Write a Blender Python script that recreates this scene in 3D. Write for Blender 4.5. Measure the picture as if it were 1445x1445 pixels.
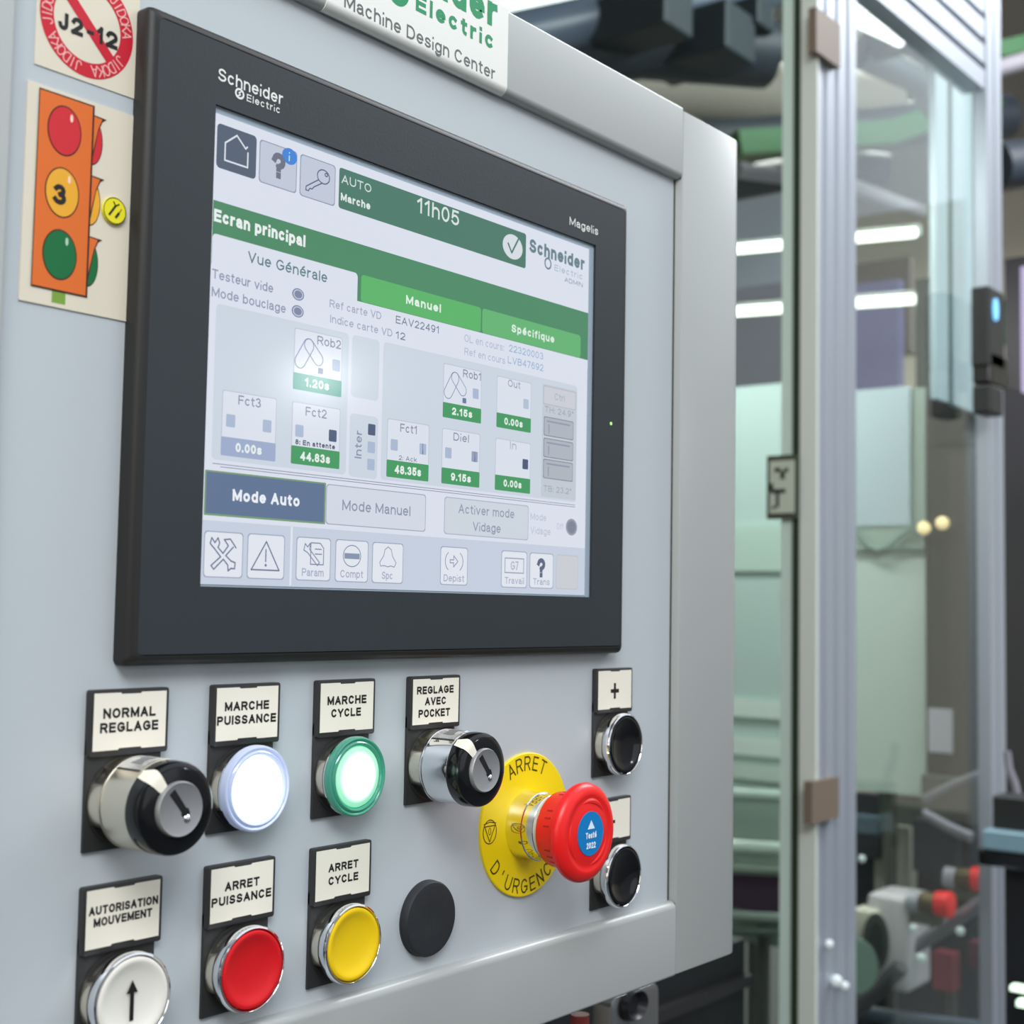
import bpy, bmesh, math, random
from mathutils import Vector, Matrix, Euler
S = 0.001
H = 1.30                       # height in metres of the panel's reference point above the floor
PI = math.pi
random.seed(7)
scene = bpy.context.scene
for o in list(bpy.data.objects): bpy.data.objects.remove(o)
COL = scene.collection

# ------------------------------------------------------------------ camera, world, lights, exposure
FPX = 1949.25
cam_d = bpy.data.cameras.new('camera'); cam = bpy.data.objects.new('camera', cam_d); COL.objects.link(cam)
cam_d.sensor_width = 36.0; cam_d.sensor_fit = 'HORIZONTAL'
cam_d.lens = 36.0 * FPX / 1445.0
cam_d.clip_start = 0.02; cam_d.clip_end = 60
YAW, PIT, ROL = -0.8954285, 0.0684355, -0.0171882
CAM = Vector((-259.2548, -377.0823, 29.4892))
ROT = Matrix.Rotation(YAW, 3, 'Z') @ Matrix.Rotation(PIT, 3, 'X') @ Matrix.Rotation(ROL, 3, 'Y')
cam.location = (CAM.x * S, CAM.y * S, CAM.z * S + H)
cam.rotation_euler = (ROT @ Matrix.Rotation(PI / 2, 3, 'X')).to_euler()
cam_d.dof.use_dof = True
cam_d.dof.focus_distance = 0.545
cam_d.dof.aperture_fstop = cam_d.lens / 3.2
scene.camera = cam
scene.view_settings.view_transform = 'Standard'
scene.view_settings.look = 'None'
scene.view_settings.exposure = 0.0
scene.view_settings.gamma = 1.0
scene.view_settings.use_curve_mapping = False

world = bpy.data.worlds.new('world'); scene.world = world; world.use_nodes = True
world.node_tree.nodes['Background'].inputs[0].default_value = (0.86, 0.92, 1.0, 1)
world.node_tree.nodes['Background'].inputs[1].default_value = 1.2

def area(name, loc, target, sx, sy, power, color=(1, 1, 1)):
    l = bpy.data.lights.new(name, 'AREA'); l.shape = 'RECTANGLE'; l.size = sx; l.size_y = sy
    l.energy = power; l.color = color
    o = bpy.data.objects.new(name, l); COL.objects.link(o); o.location = loc
    d = Vector(target) - Vector(loc); o.rotation_euler = d.to_track_quat('-Z', 'Y').to_euler()
    return o
# ceiling luminaires of the hall, a task lamp and added fill lights
area('ceiling_light', (-0.9, -1.2, 2.7), (0.05, 0, 1.5), 1.2, 0.7, 33, (0.93, 0.97, 1.0))
area('fill_light', (1.2, -4.2, 1.9), (0.2, 0, 1.3), 3.6, 2.0, 14, (0.90, 0.96, 1.0))  # added frontal fill, evens the light on the panel
area('fill_light', (-2.6, -0.9, 2.0), (-0.05, 0, 1.45), 1.6, 1.3, 16, (1.0, 0.97, 0.90))  # added warm fill from the left, brightens the satin collars
area('task_light', (1.092, -1.08, 1.65), (0.09, 0, 1.41), 0.03, 0.03, 0.32, (0.92, 0.97, 1.0))
area('ceiling_light', (3.6, -0.5, 4.0), (3.2, 1.5, 1.2), 2.4, 1.4, 150, (0.95, 0.98, 1.0))
area('ceiling_light', (5.5, 3.2, 4.1), (5.2, 3.2, 0), 2.5, 1.5, 190, (1.0, 0.97, 0.92))
area('machine_fill_light', (1.95, 1.1, 2.2), (2.5, 0.9, 1.1), 0.9, 0.2, 10, (1.0, 1.0, 1.0))  # light added inside the guard to brighten its interior

# ------------------------------------------------------------------ materials
def lin(c): return tuple(((v / 255) / 12.92 if v / 255 <= 0.04045 else ((v / 255 + 0.055) / 1.055) ** 2.4) for v in c)
MATS = {}
def mat(name, rgb, rough=0.5, metal=0.0, spec=0.5, noise=0.0, nscale=60, bump=0.0, coat=0.0, emit=0.0, alpha=1.0, trans=0.0, ior=1.45, erg=None):
    if name in MATS: return MATS[name]
    m = bpy.data.materials.new(name); m.use_nodes = True; nt = m.node_tree; b = nt.nodes['Principled BSDF']
    c = lin(rgb)
    b.inputs['Base Color'].default_value = (*c, 1); b.inputs['Roughness'].default_value = rough
    b.inputs['Metallic'].default_value = metal; b.inputs['Specular IOR Level'].default_value = spec
    b.inputs['Coat Weight'].default_value = coat; b.inputs['Coat Roughness'].default_value = 0.08
    b.inputs['IOR'].default_value = ior; b.inputs['Transmission Weight'].default_value = trans
    b.inputs['Alpha'].default_value = alpha
    if emit:
        b.inputs['Emission Color'].default_value = (*lin(erg or rgb), 1); b.inputs['Emission Strength'].default_value = emit
    if noise or bump:
        tc = nt.nodes.new('ShaderNodeTexCoord'); n = nt.nodes.new('ShaderNodeTexNoise')
        n.inputs['Scale'].default_value = nscale; n.inputs['Detail'].default_value = 3
        nt.links.new(tc.outputs['Object'], n.inputs['Vector'])
        if noise:
            r = nt.nodes.new('ShaderNodeMapRange'); r.inputs['To Min'].default_value = 1 - noise; r.inputs['To Max'].default_value = 1 + noise
            nt.links.new(n.outputs['Fac'], r.inputs['Value'])
            v = nt.nodes.new('ShaderNodeVectorMath'); v.operation = 'SCALE'; v.inputs[0].default_value = c
            nt.links.new(r.outputs['Result'], v.inputs['Scale']); nt.links.new(v.outputs['Vector'], b.inputs['Base Color'])
        if bump:
            bp = nt.nodes.new('ShaderNodeBump'); bp.inputs['Strength'].default_value = bump; bp.inputs['Distance'].default_value = 0.0002
            n2 = nt.nodes.new('ShaderNodeTexNoise'); n2.inputs['Scale'].default_value = 900
            nt.links.new(tc.outputs['Object'], n2.inputs['Vector'])
            nt.links.new(n2.outputs['Fac'], bp.inputs['Height']); nt.links.new(bp.outputs['Normal'], b.inputs['Normal'])
    MATS[name] = m; return m
def lcd(rgb, k=1.0, name=None):
    return mat(name or 'lcd_%d_%d_%d' % rgb, (12, 13, 15), rough=0.14, spec=0.45, emit=0.95 * k, erg=rgb)
def prt(rgb): return mat('print_%d_%d_%d' % rgb, rgb, rough=0.45, spec=0.4)

PAINT = mat('grey_paint', (188, 194, 198), rough=0.36, spec=0.5, noise=0.015, nscale=8, bump=0.12)
FRAME = mat('frame_paint', (169, 172, 170), rough=0.30, spec=0.5, noise=0.015, nscale=8, bump=0.06)
SEAL = mat('dark_seal', (62, 60, 52), rough=0.7)
BLK = mat('black_plastic', (46, 46, 46), rough=0.45, spec=0.45, bump=0.1)
BLKG = mat('gloss_black', (14, 14, 17), rough=0.12, spec=0.6)
BEZ = mat('bezel_plastic', (43, 48, 53), rough=0.42, spec=0.45, noise=0.04, nscale=30, bump=0.15)
BEZS = mat('bezel_side', (38, 37, 36), rough=0.45, spec=0.4)
MATTE = mat('screen_border', (158, 172, 186), rough=0.3)
IVORY = mat('ivory_plate', (238, 231, 215), rough=0.4)
INK = prt((28, 26, 26))
CHROME = mat('chrome', (232, 232, 236), rough=0.06, metal=1.0)
SATIN = mat('satin_nickel', (226, 219, 202), rough=0.30, metal=1.0)
STEEL = mat('brushed_steel', (150, 150, 152), rough=0.32, metal=0.8)
REDP = mat('red_plastic', (214, 22, 30), rough=0.38)
YELP = mat('yellow_plastic', (240, 200, 14), rough=0.38)
WHTP = mat('white_plastic', (232, 228, 218), rough=0.35)
REDM = mat('red_mushroom', (236, 30, 30), rough=0.33)
ALU = mat('aluminium_profile', (178, 184, 194), rough=0.4, metal=0.35)
GLASS_T = None
def glass_mat():
    m = bpy.data.materials.new('machine_glass'); m.use_nodes = True; nt = m.node_tree
    for n in list(nt.nodes): nt.nodes.remove(n)
    o = nt.nodes.new('ShaderNodeOutputMaterial'); t = nt.nodes.new('ShaderNodeBsdfTransparent'); g = nt.nodes.new('ShaderNodeBsdfGlossy')
    mx = nt.nodes.new('ShaderNodeMixShader'); fr = nt.nodes.new('ShaderNodeFresnel')
    ge = nt.nodes.new('ShaderNodeNewGeometry'); mr = nt.nodes.new('ShaderNodeMapRange'); mr.inputs['To Min'].default_value = 1.5; mr.inputs['To Max'].default_value = 1 / 1.5
    nt.links.new(ge.outputs['Backfacing'], mr.inputs['Value']); nt.links.new(mr.outputs[0], fr.inputs[0])   # the same weak reflection on both faces
    t.inputs[0].default_value = (0.93, 0.985, 0.96, 1); g.inputs[0].default_value = (1, 1, 1, 1); g.inputs['Roughness'].default_value = 0.02
    nt.links.new(fr.outputs[0], mx.inputs[0]); nt.links.new(t.outputs[0], mx.inputs[1]); nt.links.new(g.outputs[0], mx.inputs[2])
    nt.links.new(mx.outputs[0], o.inputs[0]); return m
GLASS = glass_mat()

# ------------------------------------------------------------------ mesh helpers (all in millimetres, y points into the cabinet)
def box(bm, x0, x1, y0, y1, z0, z1):
    v = [bm.verts.new((x, y, z)) for x in (x0, x1) for y in (y0, y1) for z in (z0, z1)]
    for f in ((0, 1, 3, 2), (4, 6, 7, 5), (0, 4, 5, 1), (2, 3, 7, 6), (0, 2, 6, 4), (1, 5, 7, 3)):
        bm.faces.new([v[i] for i in f])
def prism(bm, pts, y0, y1):
    """outline (x,z) extruded from y0 (front) to y1 (back)"""
    a = [bm.verts.new((x, y0, z)) for x, z in pts]; b = [bm.verts.new((x, y1, z)) for x, z in pts]; n = len(pts)
    bm.faces.new(a); bm.faces.new(b[::-1])
    for i in range(n): bm.faces.new((a[i], b[i], b[(i + 1) % n], a[(i + 1) % n]))
def flat(bm, pts, y):
    bm.faces.new([bm.verts.new((x, y, z)) for x, z in pts])
def xprism(bm, pts, x0, x1):
    a = [bm.verts.new((x0, y, z)) for y, z in pts]; b = [bm.verts.new((x1, y, z)) for y, z in pts]; n = len(pts)
    bm.faces.new(a); bm.faces.new(b[::-1])
    for i in range(n): bm.faces.new((a[i], b[i], b[(i + 1) % n], a[(i + 1) % n]))
def zprism(bm, pts, z0, z1):
    a = [bm.verts.new((x, y, z0)) for x, y in pts]; b = [bm.verts.new((x, y, z1)) for x, y in pts]; n = len(pts)
    bm.faces.new(a); bm.faces.new(b[::-1])
    for i in range(n): bm.faces.new((a[i], b[i], b[(i + 1) % n], a[(i + 1) % n]))
def rrect(x0, x1, z0, z1, r, seg=5):
    if r <= 0: return [(x0, z0), (x1, z0), (x1, z1), (x0, z1)]
    p = []
    for cx, cz, a0 in ((x1 - r, z0 + r, -90), (x1 - r, z1 - r, 0), (x0 + r, z1 - r, 90), (x0 + r, z0 + r, 180)):
        for i in range(seg + 1):
            a = math.radians(a0 + 90 * i / seg); p.append((cx + r * math.cos(a), cz + r * math.sin(a)))
    return p
def ell(cx, cz, rx, rz, n=40, a0=0, a1=360):
    full = a1 - a0 == 360; m = n if full else n + 1
    return [(cx + rx * math.cos(math.radians(a0 + (a1 - a0) * i / n)), cz + rz * math.sin(math.radians(a0 + (a1 - a0) * i / n))) for i in range(m)]
def ring(bm, cx, cz, rx, rz, w, y, n=40):
    a = [bm.verts.new((x, y, z)) for x, z in ell(cx, cz, rx, rz, n)]; b = [bm.verts.new((x, y, z)) for x, z in ell(cx, cz, rx - w, rz - w, n)]
    for i in range(n): bm.faces.new((a[i], a[(i + 1) % n], b[(i + 1) % n], b[i]))
def stroke(bm, pts, w, y, closed=False):
    pts = list(pts); m = len(pts); segs = m if closed else m - 1
    for i in range(segs):
        (x0, z0), (x1, z1) = pts[i], pts[(i + 1) % m]; L = math.hypot(x1 - x0, z1 - z0)
        if L < 1e-6: continue
        e = w * 0.35; ux, uz = (x1 - x0) / L, (z1 - z0) / L; nx, nz = -uz * w / 2, ux * w / 2
        x0 -= ux * e; z0 -= uz * e; x1 += ux * e; z1 += uz * e
        flat(bm, [(x0 - nx, z0 - nz), (x1 - nx, z1 - nz), (x1 + nx, z1 + nz), (x0 + nx, z0 + nz)], y - 0.012 * (i % 3))
def lathe(bm, prof, n=64, cx=0, cz=0, close=True):
    """profile [(radius, protrusion)] turned about the axis pointing out of the panel"""
    rows = []
    for r, d in prof:
        if r < 1e-4: rows.append([bm.verts.new((cx, -d, cz))])
        else: rows.append([bm.verts.new((cx + r * math.cos(2 * PI * i / n), -d, cz + r * math.sin(2 * PI * i / n))) for i in range(n)])
    for a, b in zip(rows, rows[1:]):
        for i in range(n):
            j = (i + 1) % n
            q = [a[i % len(a)], a[j % len(a)], b[j % len(b)], b[i % len(b)]]
            u = []
            for v in q:
                if v not in u: u.append(v)
            if len(u) > 2: bm.faces.new(u)
def bevel(bm, w, seg=2, ang=40):
    bmesh.ops.remove_doubles(bm, verts=bm.verts, dist=1e-5)
    bmesh.ops.recalc_face_normals(bm, faces=bm.faces)
    es = [e for e in bm.edges if len(e.link_faces) == 2 and e.calc_face_angle(0) > math.radians(ang)]
    bmesh.ops.bevel(bm, geom=es, offset=w, segments=seg, profile=0.5, affect='EDGES')
def obj(name, bm, m, parent=None, loc=(0, 0, 0), smooth=True, fix=True):
    """loc in mm relative to parent (or to the panel reference point when top-level)"""
    if fix: bmesh.ops.recalc_face_normals(bm, faces=bm.faces)
    bmesh.ops.scale(bm, vec=(S, S, S), verts=bm.verts)
    me = bpy.data.meshes.new(name); bm.to_mesh(me); bm.free()
    me.materials.append(m)
    if smooth:
        me.set_sharp_from_angle(angle=math.radians(35)) if hasattr(me, 'set_sharp_from_angle') else None
        for p in me.polygons: p.use_smooth = True
    o = bpy.data.objects.new(name, me); COL.objects.link(o)
    if parent: o.parent = parent; o.location = Vector(loc) * S
    else: o.location = Vector(loc) * S + Vector((0, 0, H))
    return o
def thing(name, label, cat, loc=(0, 0, 0), group=None):
    o = bpy.data.objects.new(name, None); COL.objects.link(o); o.empty_display_size = 0.02
    o.location = Vector(loc) * S + Vector((0, 0, H)); o['label'] = label; o['category'] = cat
    if group: o['group'] = group
    return o
def tag(o, label, cat, group=None):
    o['label'] = label; o['category'] = cat
    if group: o['group'] = group
    return o
def B(): return bmesh.new()

# ---- lettering: a plain grotesque drawn from strokes (u across, v up; 0 = baseline, 1 = capital height)
def E_(cx, cy, rx, ry, a0, a1, n=9): return [(cx + rx * math.cos(math.radians(a0 + (a1 - a0) * i / n)), cy + ry * math.sin(math.radians(a0 + (a1 - a0) * i / n))) for i in range(n + 1)]
def O_(cx, cy, rx, ry): return E_(cx, cy, rx, ry, 0, 342, 19) + ['c']
_P = [(0, 0), (0, 1), (.6, 1)] + E_(.6, .74, .4, .26, 80, -80, 7) + [(.6, .48), (0, .48)]
_S = E_(.5, .745, .45, .255, 22, 262, 10) + E_(.5, .245, .5, .245, 78, -160, 10)
_s = [(u, v * .72) for u, v in _S]; _bw = O_(.5, .36, .5, .36)
_six = [O_(.5, .32, .5, .32), E_(.55, .45, .55, .55, 60, 172, 6) + [(0, .34)]]
GL = {
 'A': (.80, [[(0, 0), (.5, 1), (1, 0)], [(.19, .32), (.81, .32)]]), 'B': (.72, [[(0, 0), (0, 1), (.55, 1)] + E_(.55, .76, .38, .24, 80, -80, 6) + [(.55, .52), (0, .52)], [(.55, .52)] + E_(.58, .26, .42, .26, 80, -80, 6) + [(.55, 0), (0, 0)]]),
 'C': (.78, [E_(.5, .5, .5, .5, 42, 318, 14)]), 'D': (.76, [[(0, 0), (0, 1), (.45, 1)] + E_(.45, .5, .55, .5, 80, -80, 9) + [(.45, 0), (0, 0)]]),
 'E': (.66, [[(1, 1), (0, 1), (0, 0), (1, 0)], [(0, .52), (.93, .52)]]), 'F': (.62, [[(1, 1), (0, 1), (0, 0)], [(0, .5), (.88, .5)]]),
 'G': (.82, [E_(.5, .5, .5, .5, 44, 325, 14) + [(1, .22), (1, .47), (.56, .47)]]), 'H': (.76, [[(0, 0), (0, 1)], [(1, 0), (1, 1)], [(0, .52), (1, .52)]]),
 'I': (0, [[(0, 0), (0, 1)]]), 'J': (.58, [[(1, 1), (1, .3)] + E_(.5, .28, .5, .28, -10, -175, 7)]), 'K': (.76, [[(0, 0), (0, 1)], [(1, 1), (0, .36)], [(.34, .58), (1, 0)]]),
 'L': (.62, [[(0, 1), (0, 0), (1, 0)]]), 'M': (.92, [[(0, 0), (0, 1), (.5, .12), (1, 1), (1, 0)]]), 'N': (.76, [[(0, 0), (0, 1), (1, 0), (1, 1)]]),
 'O': (.84, [O_(.5, .5, .5, .5)]), 'P': (.70, [_P]), 'Q': (.84, [O_(.5, .5, .5, .5), [(.62, .25), (1, -.05)]]), 'R': (.76, [_P, [(.55, .48), (.98, 0)]]), 'S': (.70, [_S]),
 'T': (.72, [[(0, 1), (1, 1)], [(.5, 1), (.5, 0)]]), 'U': (.76, [[(0, 1), (0, .36)] + E_(.5, .36, .5, .36, 190, 350, 9) + [(1, .36), (1, 1)]]), 'V': (.78, [[(0, 1), (.5, 0), (1, 1)]]),
 'W': (1.1, [[(0, 1), (.27, 0), (.5, .9), (.73, 0), (1, 1)]]), 'X': (.76, [[(0, 0), (1, 1)], [(0, 1), (1, 0)]]), 'Y': (.78, [[(0, 1), (.5, .42), (1, 1)], [(.5, .45), (.5, 0)]]), 'Z': (.7, [[(0, 1), (1, 1), (0, 0), (1, 0)]]),
 'a': (.56, [E_(.46, .5, .42, .22, 160, 10, 7) + [(.9, .44), (.9, .1), (1, 0)], [(.88, .43), (.45, .4)] + E_(.42, .2, .42, .2, 100, 270, 7) + [(.62, .02), (.88, .18)]]),
 'b': (.6, [[(0, 0), (0, 1)], _bw]), 'c': (.56, [E_(.5, .36, .5, .36, 48, 312, 12)]), 'd': (.6, [[(1, 0), (1, 1)], _bw]), 'e': (.6, [[(.02, .37), (1, .37)] + E_(.5, .36, .5, .36, 8, 312, 13)]),
 'f': (.34, [E_(.85, .76, .45, .24, 80, 170, 5) + [(.4, 0)], [(0, .72), (.95, .72)]]), 'g': (.6, [_bw, [(1, .72), (1, 0)] + E_(.5, -.02, .5, .26, -10, -155, 7)]),
 'h': (.56, [[(0, 0), (0, 1)], [(0, .4)] + E_(.5, .42, .5, .30, 165, 15, 7) + [(1, .4), (1, 0)]]), 'i': (0, [[(0, 0), (0, .56)], [(0, .99), (0, 1.0)]]), 'k': (.56, [[(0, 0), (0, 1)], [(.95, .72), (0, .26)], [(.38, .44), (1, 0)]]),
 'l': (0, [[(0, 0), (0, 1)]]), 'm': (.95, [[(0, 0), (0, .72)], [(0, .42)] + E_(.25, .46, .25, .26, 160, 20, 6) + [(.5, .42), (.5, 0)], [(.5, .42)] + E_(.75, .46, .25, .26, 160, 20, 6) + [(1, .42), (1, 0)]]),
 'n': (.56, [[(0, 0), (0, .72)], [(0, .4)] + E_(.5, .42, .5, .30, 165, 15, 7) + [(1, .4), (1, 0)]]), 'o': (.62, [_bw]), 'p': (.6, [[(0, .72), (0, -.28)], _bw]), 'q': (.6, [[(1, .72), (1, -.28)], _bw]),
 'r': (.32, [[(0, 0), (0, .72)], [(0, .36)] + E_(.9, .36, .9, .34, 165, 85, 5)]), 's': (.52, [_s]), 't': (.34, [[(.4, .94), (.4, .2)] + E_(.95, .2, .55, .2, 190, 265, 4), [(0, .72), (1, .72)]]),
 'u': (.56, [[(0, .72), (0, .3)] + E_(.5, .3, .5, .3, 195, 345, 7) + [(1, .3)], [(1, .72), (1, 0)]]), 'v': (.6, [[(0, .72), (.5, 0), (1, .72)]]), 'x': (.56, [[(0, 0), (1, .72)], [(0, .72), (1, 0)]]), 'y': (.6, [[(0, .72), (.5, 0)], [(1, .72), (.5, 0), (.3, -.28), (.05, -.28)]]),
 '0': (.6, [O_(.5, .5, .5, .5)]), '1': (.36, [[(0, .76), (.8, 1)], [(.8, 1), (.8, 0)]]), '2': (.6, [E_(.5, .71, .49, .29, 168, -32, 9) + [(0, 0), (1, 0)]]), '3': (.6, [E_(.47, .755, .44, .245, 155, -78, 8), E_(.48, .26, .52, .26, 75, -155, 8)]),
 '4': (.64, [[(.76, 0), (.76, 1), (0, .28), (1, .28)]]), '5': (.6, [[(.92, 1), (.16, 1), (.06, .48)] + E_(.48, .33, .52, .33, 130, -150, 9)]), '6': (.6, _six), '7': (.58, [[(0, 1), (1, 1), (.35, 0)]]),
 '8': (.6, [O_(.5, .76, .43, .24), O_(.5, .27, .5, .27)]), '9': (.6, [[p if p == 'c' else (1 - p[0], 1 - p[1]) for p in st] for st in _six]),
 '?': (.56, [E_(.5, .73, .5, .27, 170, -40, 8) + [(.5, .42), (.5, .34)], [(.5, 0), (.5, .01)]]), '+': (.9, [[(.5, 0), (.5, 1)], [(0, .5), (1, .5)]]), '-': (.4, [[(0, .42), (1, .42)]]), ':': (0, [[(0, 0), (0, .07)], [(0, .6), (0, .67)]]), '.': (0, [[(0, 0), (0, .06)]]),
 "'": (0, [[(0, 1), (0, .74)]]), '°': (.26, [O_(.5, .86, .5, .13)]),
}
GL['é'] = (.6, GL['e'][1] + [[(.4, .86), (.75, 1.02)]])
def ribbon(bm, pts, w, y, closed=False):
    n = len(pts)
    if n < 2: return
    if not closed:                                   # sharp turns start a new piece
        for i in range(1, n - 1):
            a, b, c = Vector(pts[i - 1]), Vector(pts[i]), Vector(pts[i + 1])
            if (b - a).length > 1e-9 and (c - b).length > 1e-9 and (b - a).normalized().dot((c - b).normalized()) < .55:
                ribbon(bm, pts[:i + 1], w, y); ribbon(bm, pts[i:], w, y - 0.012); return
    L, R = [], []
    for i in range(n):
        p = Vector(pts[i]); a = Vector(pts[i - 1]) if (i > 0 or closed) else None; b = Vector(pts[(i + 1) % n]) if (i < n - 1 or closed) else None
        d0 = (p - a).normalized() if a is not None and (p - a).length > 1e-9 else None; d1 = (b - p).normalized() if b is not None and (b - p).length > 1e-9 else None
        if d0 is None: d0 = d1
        if d1 is None: d1 = d0
        t = (d0 + d1); t = t.normalized() if t.length > 1e-3 else d0
        nn = Vector((-t.y, t.x)); k = min(1 / max(0.25, abs(nn.dot(Vector((-d0.y, d0.x))))), 1.45)
        if a is None: p = p - d1 * w * .5
        if b is None: p = p + d0 * w * .5
        L.append(p + nn * k * w / 2); R.append(p - nn * k * w / 2)
    lv = [bm.verts.new((q.x, y, q.y)) for q in L]; rv = [bm.verts.new((q.x, y, q.y)) for q in R]
    for i in range(n if closed else n - 1):
        j = (i + 1) % n; bm.faces.new((rv[i], rv[j], lv[j], lv[i]))
def glyph(bm, ch, place, w, y):
    """place maps (u,v) of the letter to panel (x,z)"""
    for i, st in enumerate(GL[ch][1]):
        cl_ = st[-1] == 'c'; pts = [place(u, v) for u, v in (st[:-1] if cl_ else st)]
        ribbon(bm, pts, w, y - 0.015 * i, cl_)
GAP = 0.12
def layout(s, wf, space):
    x = 0; out = []
    for ch in s:
        if ch == ' ': x += .34 * space + .05; continue
        W = GL[ch][0]; cw = W * (1 - wf) + wf if W else wf
        out.append((ch, x, max(0, cw - wf))); x += cw + GAP * space
    return out, x - GAP * space
def add_text(bm, s, x0, x1, z0, z1, y, bold=0.0, space=1.0, rot=0):
    """capitals stand from baseline z0 to z1; the line spans x0..x1; rot=90 reads upwards"""
    wf = .235 if bold > 0 else .15
    out, tot = layout(s, wf, space)
    if rot == 90:
        k = (z1 - z0) / tot; h = x1 - x0; w = wf * min(h, k * 1.1)
        for ch, ox, cw in out: glyph(bm, ch, lambda u, v: (x1 - w / 2 - v * (h - w), z0 + ox * k + w / 2 + u * cw * k), w, y)
    else:
        k = (x1 - x0) / tot; h = z1 - z0; w = wf * min(h, k * 1.12)
        for ch, ox, cw in out: glyph(bm, ch, lambda u, v: (x0 + ox * k + w / 2 + u * cw * k, z0 + w / 2 + v * (h - w)), w, y)
def arc_text(bm, s, cx, cz, r, h, a_mid, y, step=None, outward=True, bold=0.0, wk=1.0):
    """letters of height h set round a circle, baseline at radius r; angles in degrees from +x"""
    n = len(s); wf = .235 if bold > 0 else .15; w = wf * h * wk
    for i, ch in enumerate(s):
        if ch == ' ': continue
        a = (i - (n - 1) / 2) * step; t = math.radians(a_mid - a if outward else a_mid + a)
        up = (math.cos(t), math.sin(t)) if outward else (-math.cos(t), -math.sin(t))
        rt = (up[1], -up[0]); ox, oz = cx + r * math.cos(t), cz + r * math.sin(t); W = GL[ch][0] * h * wk
        glyph(bm, ch, lambda u, v: (ox + rt[0] * (u - .5) * W + up[0] * v * h, oz + rt[1] * (u - .5) * W + up[1] * v * h), w, y)
def txt(name, s, x0, x1, z0, z1, y, m, parent, bold=0.0, space=1.0, rot=0, loc=(0, 0, 0)):
    bm = B()
    for i, ln in enumerate([(s, x0, x1, z0, z1)] if isinstance(s, str) else s): add_text(bm, *ln, y, bold, space, rot)
    return obj(name, bm, m, parent, loc, smooth=False, fix=False)

# ================================================================== THE CONTROL CABINET
D = 5.0
cab = thing('control_cabinet', 'light grey painted control cabinet front holding the touchscreen and the push buttons', 'cabinet', (150, 0, -150))
def cl(x=0, y=0, z=0): return (x - 150, y, z + 150)
bm = B(); box(bm, -40, 345, 0, 2.5, -117, 256); obj('front_panel', bm, PAINT, cab, cl())
def arc(cy, cz, r, a0, a1, n=8): return [(cy + r * math.cos(math.radians(a0 + (a1 - a0) * i / n)), cz + r * math.sin(math.radians(a0 + (a1 - a0) * i / n))) for i in range(n + 1)]
# top profile: (y,z); rounded lower front edge
r = 3.2
top = [(60, 290)] + arc(-D + 1.2, 290 - 1.2, 1.2, 90, 180, 4) + arc(-D + r, 252.2 + r, r, 180, 270) + [(60, 252.2)]
bm = B(); xprism(bm, top, -37, 341.6); obj('top_profile', bm, FRAME, cab, cl())
r = 3.6
bot = [(60, -116)] + arc(-D + r, -116 - r, r, 90, 180) + arc(-D + 1.5, -152.6 + 1.5, 1.5, 180, 270, 4) + [(60, -152.6)]
bm = B(); xprism(bm, bot, -37, 341.4); obj('bottom_profile', bm, FRAME, cab, cl())
def post(x0, x1, rr, sgn, z0, z1):
    # plan outline (x,y)
    pts = [(x0, 60)]
    if sgn > 0:
        pts = [(x0, 60), (x0, -D + 1.0), (x0 + .3, -D + .3), (x0 + 1.0, -D)] + [(x1 - rr + rr * math.cos(math.radians(a)), -D + rr + rr * math.sin(math.radians(a))) for a in range(-90, 1, 9)] + [(x1, 60)]
    else:
        pts = [(x1, 60), (x1, -D + 1.0), (x1 - 1.0, -D)] + [(x0 + rr + rr * math.cos(math.radians(a)), -D + rr + rr * math.sin(math.radians(a))) for a in range(-90, -181, -9)] + [(x0, 60)]
    b = B(); zprism(b, pts, z0, z1); bevel(b, 0.6, 2, 60); return b
obj('corner_post', post(342.2, 408, 13, 1, -151.8, 288.2), FRAME, cab, cl())
obj('corner_post', post(-104, -37.8, 13, -1, -151.8, 288.2), FRAME, cab, cl())
for x0, x1, z0, z1 in ((341.5, 342.3, 252.4, 288.5), (341.3, 342.3, -151, -117), (-37.9, -36.9, 252.4, 288.5), (-37.9, -36.9, -151, -117), (342.4, 362, 287.6, 289.6)):
    bm = B(); box(bm, x0, x1, -D + 1.0, 50, z0, z1); obj('joint_seal', bm, SEAL, cab, cl())
bm = B(); box(bm, -90, 394, 60, 260, -145, 282); bevel(bm, 8, 3); obj('housing', bm, FRAME, cab, cl())
for x0, x1 in ((341.3, 342.3), (-37.9, -36.9)):
    bm = B(); box(bm, x0, x1, -.4, 0, -116.5, 252.4); obj('panel_gasket', bm, SEAL, cab, cl())

# white plate with green lettering wrapped on the top profile
GREEN = prt((0, 140, 88)); GREYT = prt((96, 98, 98))
npl = thing('name_plate', 'white plate lettered in green and grey on the top profile of the cabinet', 'sign', (142, -D, 272))
r = 3.8
pf = [(-D - .5, 290.2)] + arc(-D - .5 + r, 251.8 + r, r, 180, 262) ; pb = [(y + .45, z + .05) for y, z in pf]
bm = B(); xprism(bm, pf + pb[::-1], 88.5, 196.2); obj('plate', bm, mat('white_plate', (238, 238, 232), rough=0.3), npl, (-142, D, -272))
ny = -D - .56
txt('printed_text', [('Machine Design Center', 97.3, 187.9, 255.7, 261.2)], 0, 0, 0, 0, ny, GREYT, npl, 0.0, 1, 0, (-142, D, -272))
txt('printed_text', [('Electric', 137, 186.6, 268.6, 275.8)], 0, 0, 0, 0, ny, GREEN, npl, 0.004, 1.5, 0, (-142, D, -272))
bm = B(); add_text(bm, 'Schneider', 94, 188.8, 278.6, 292.2, ny, 0.025)
obj('printed_text', bm, GREEN, npl, (-142, D, -272), smooth=False, fix=False)
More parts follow.
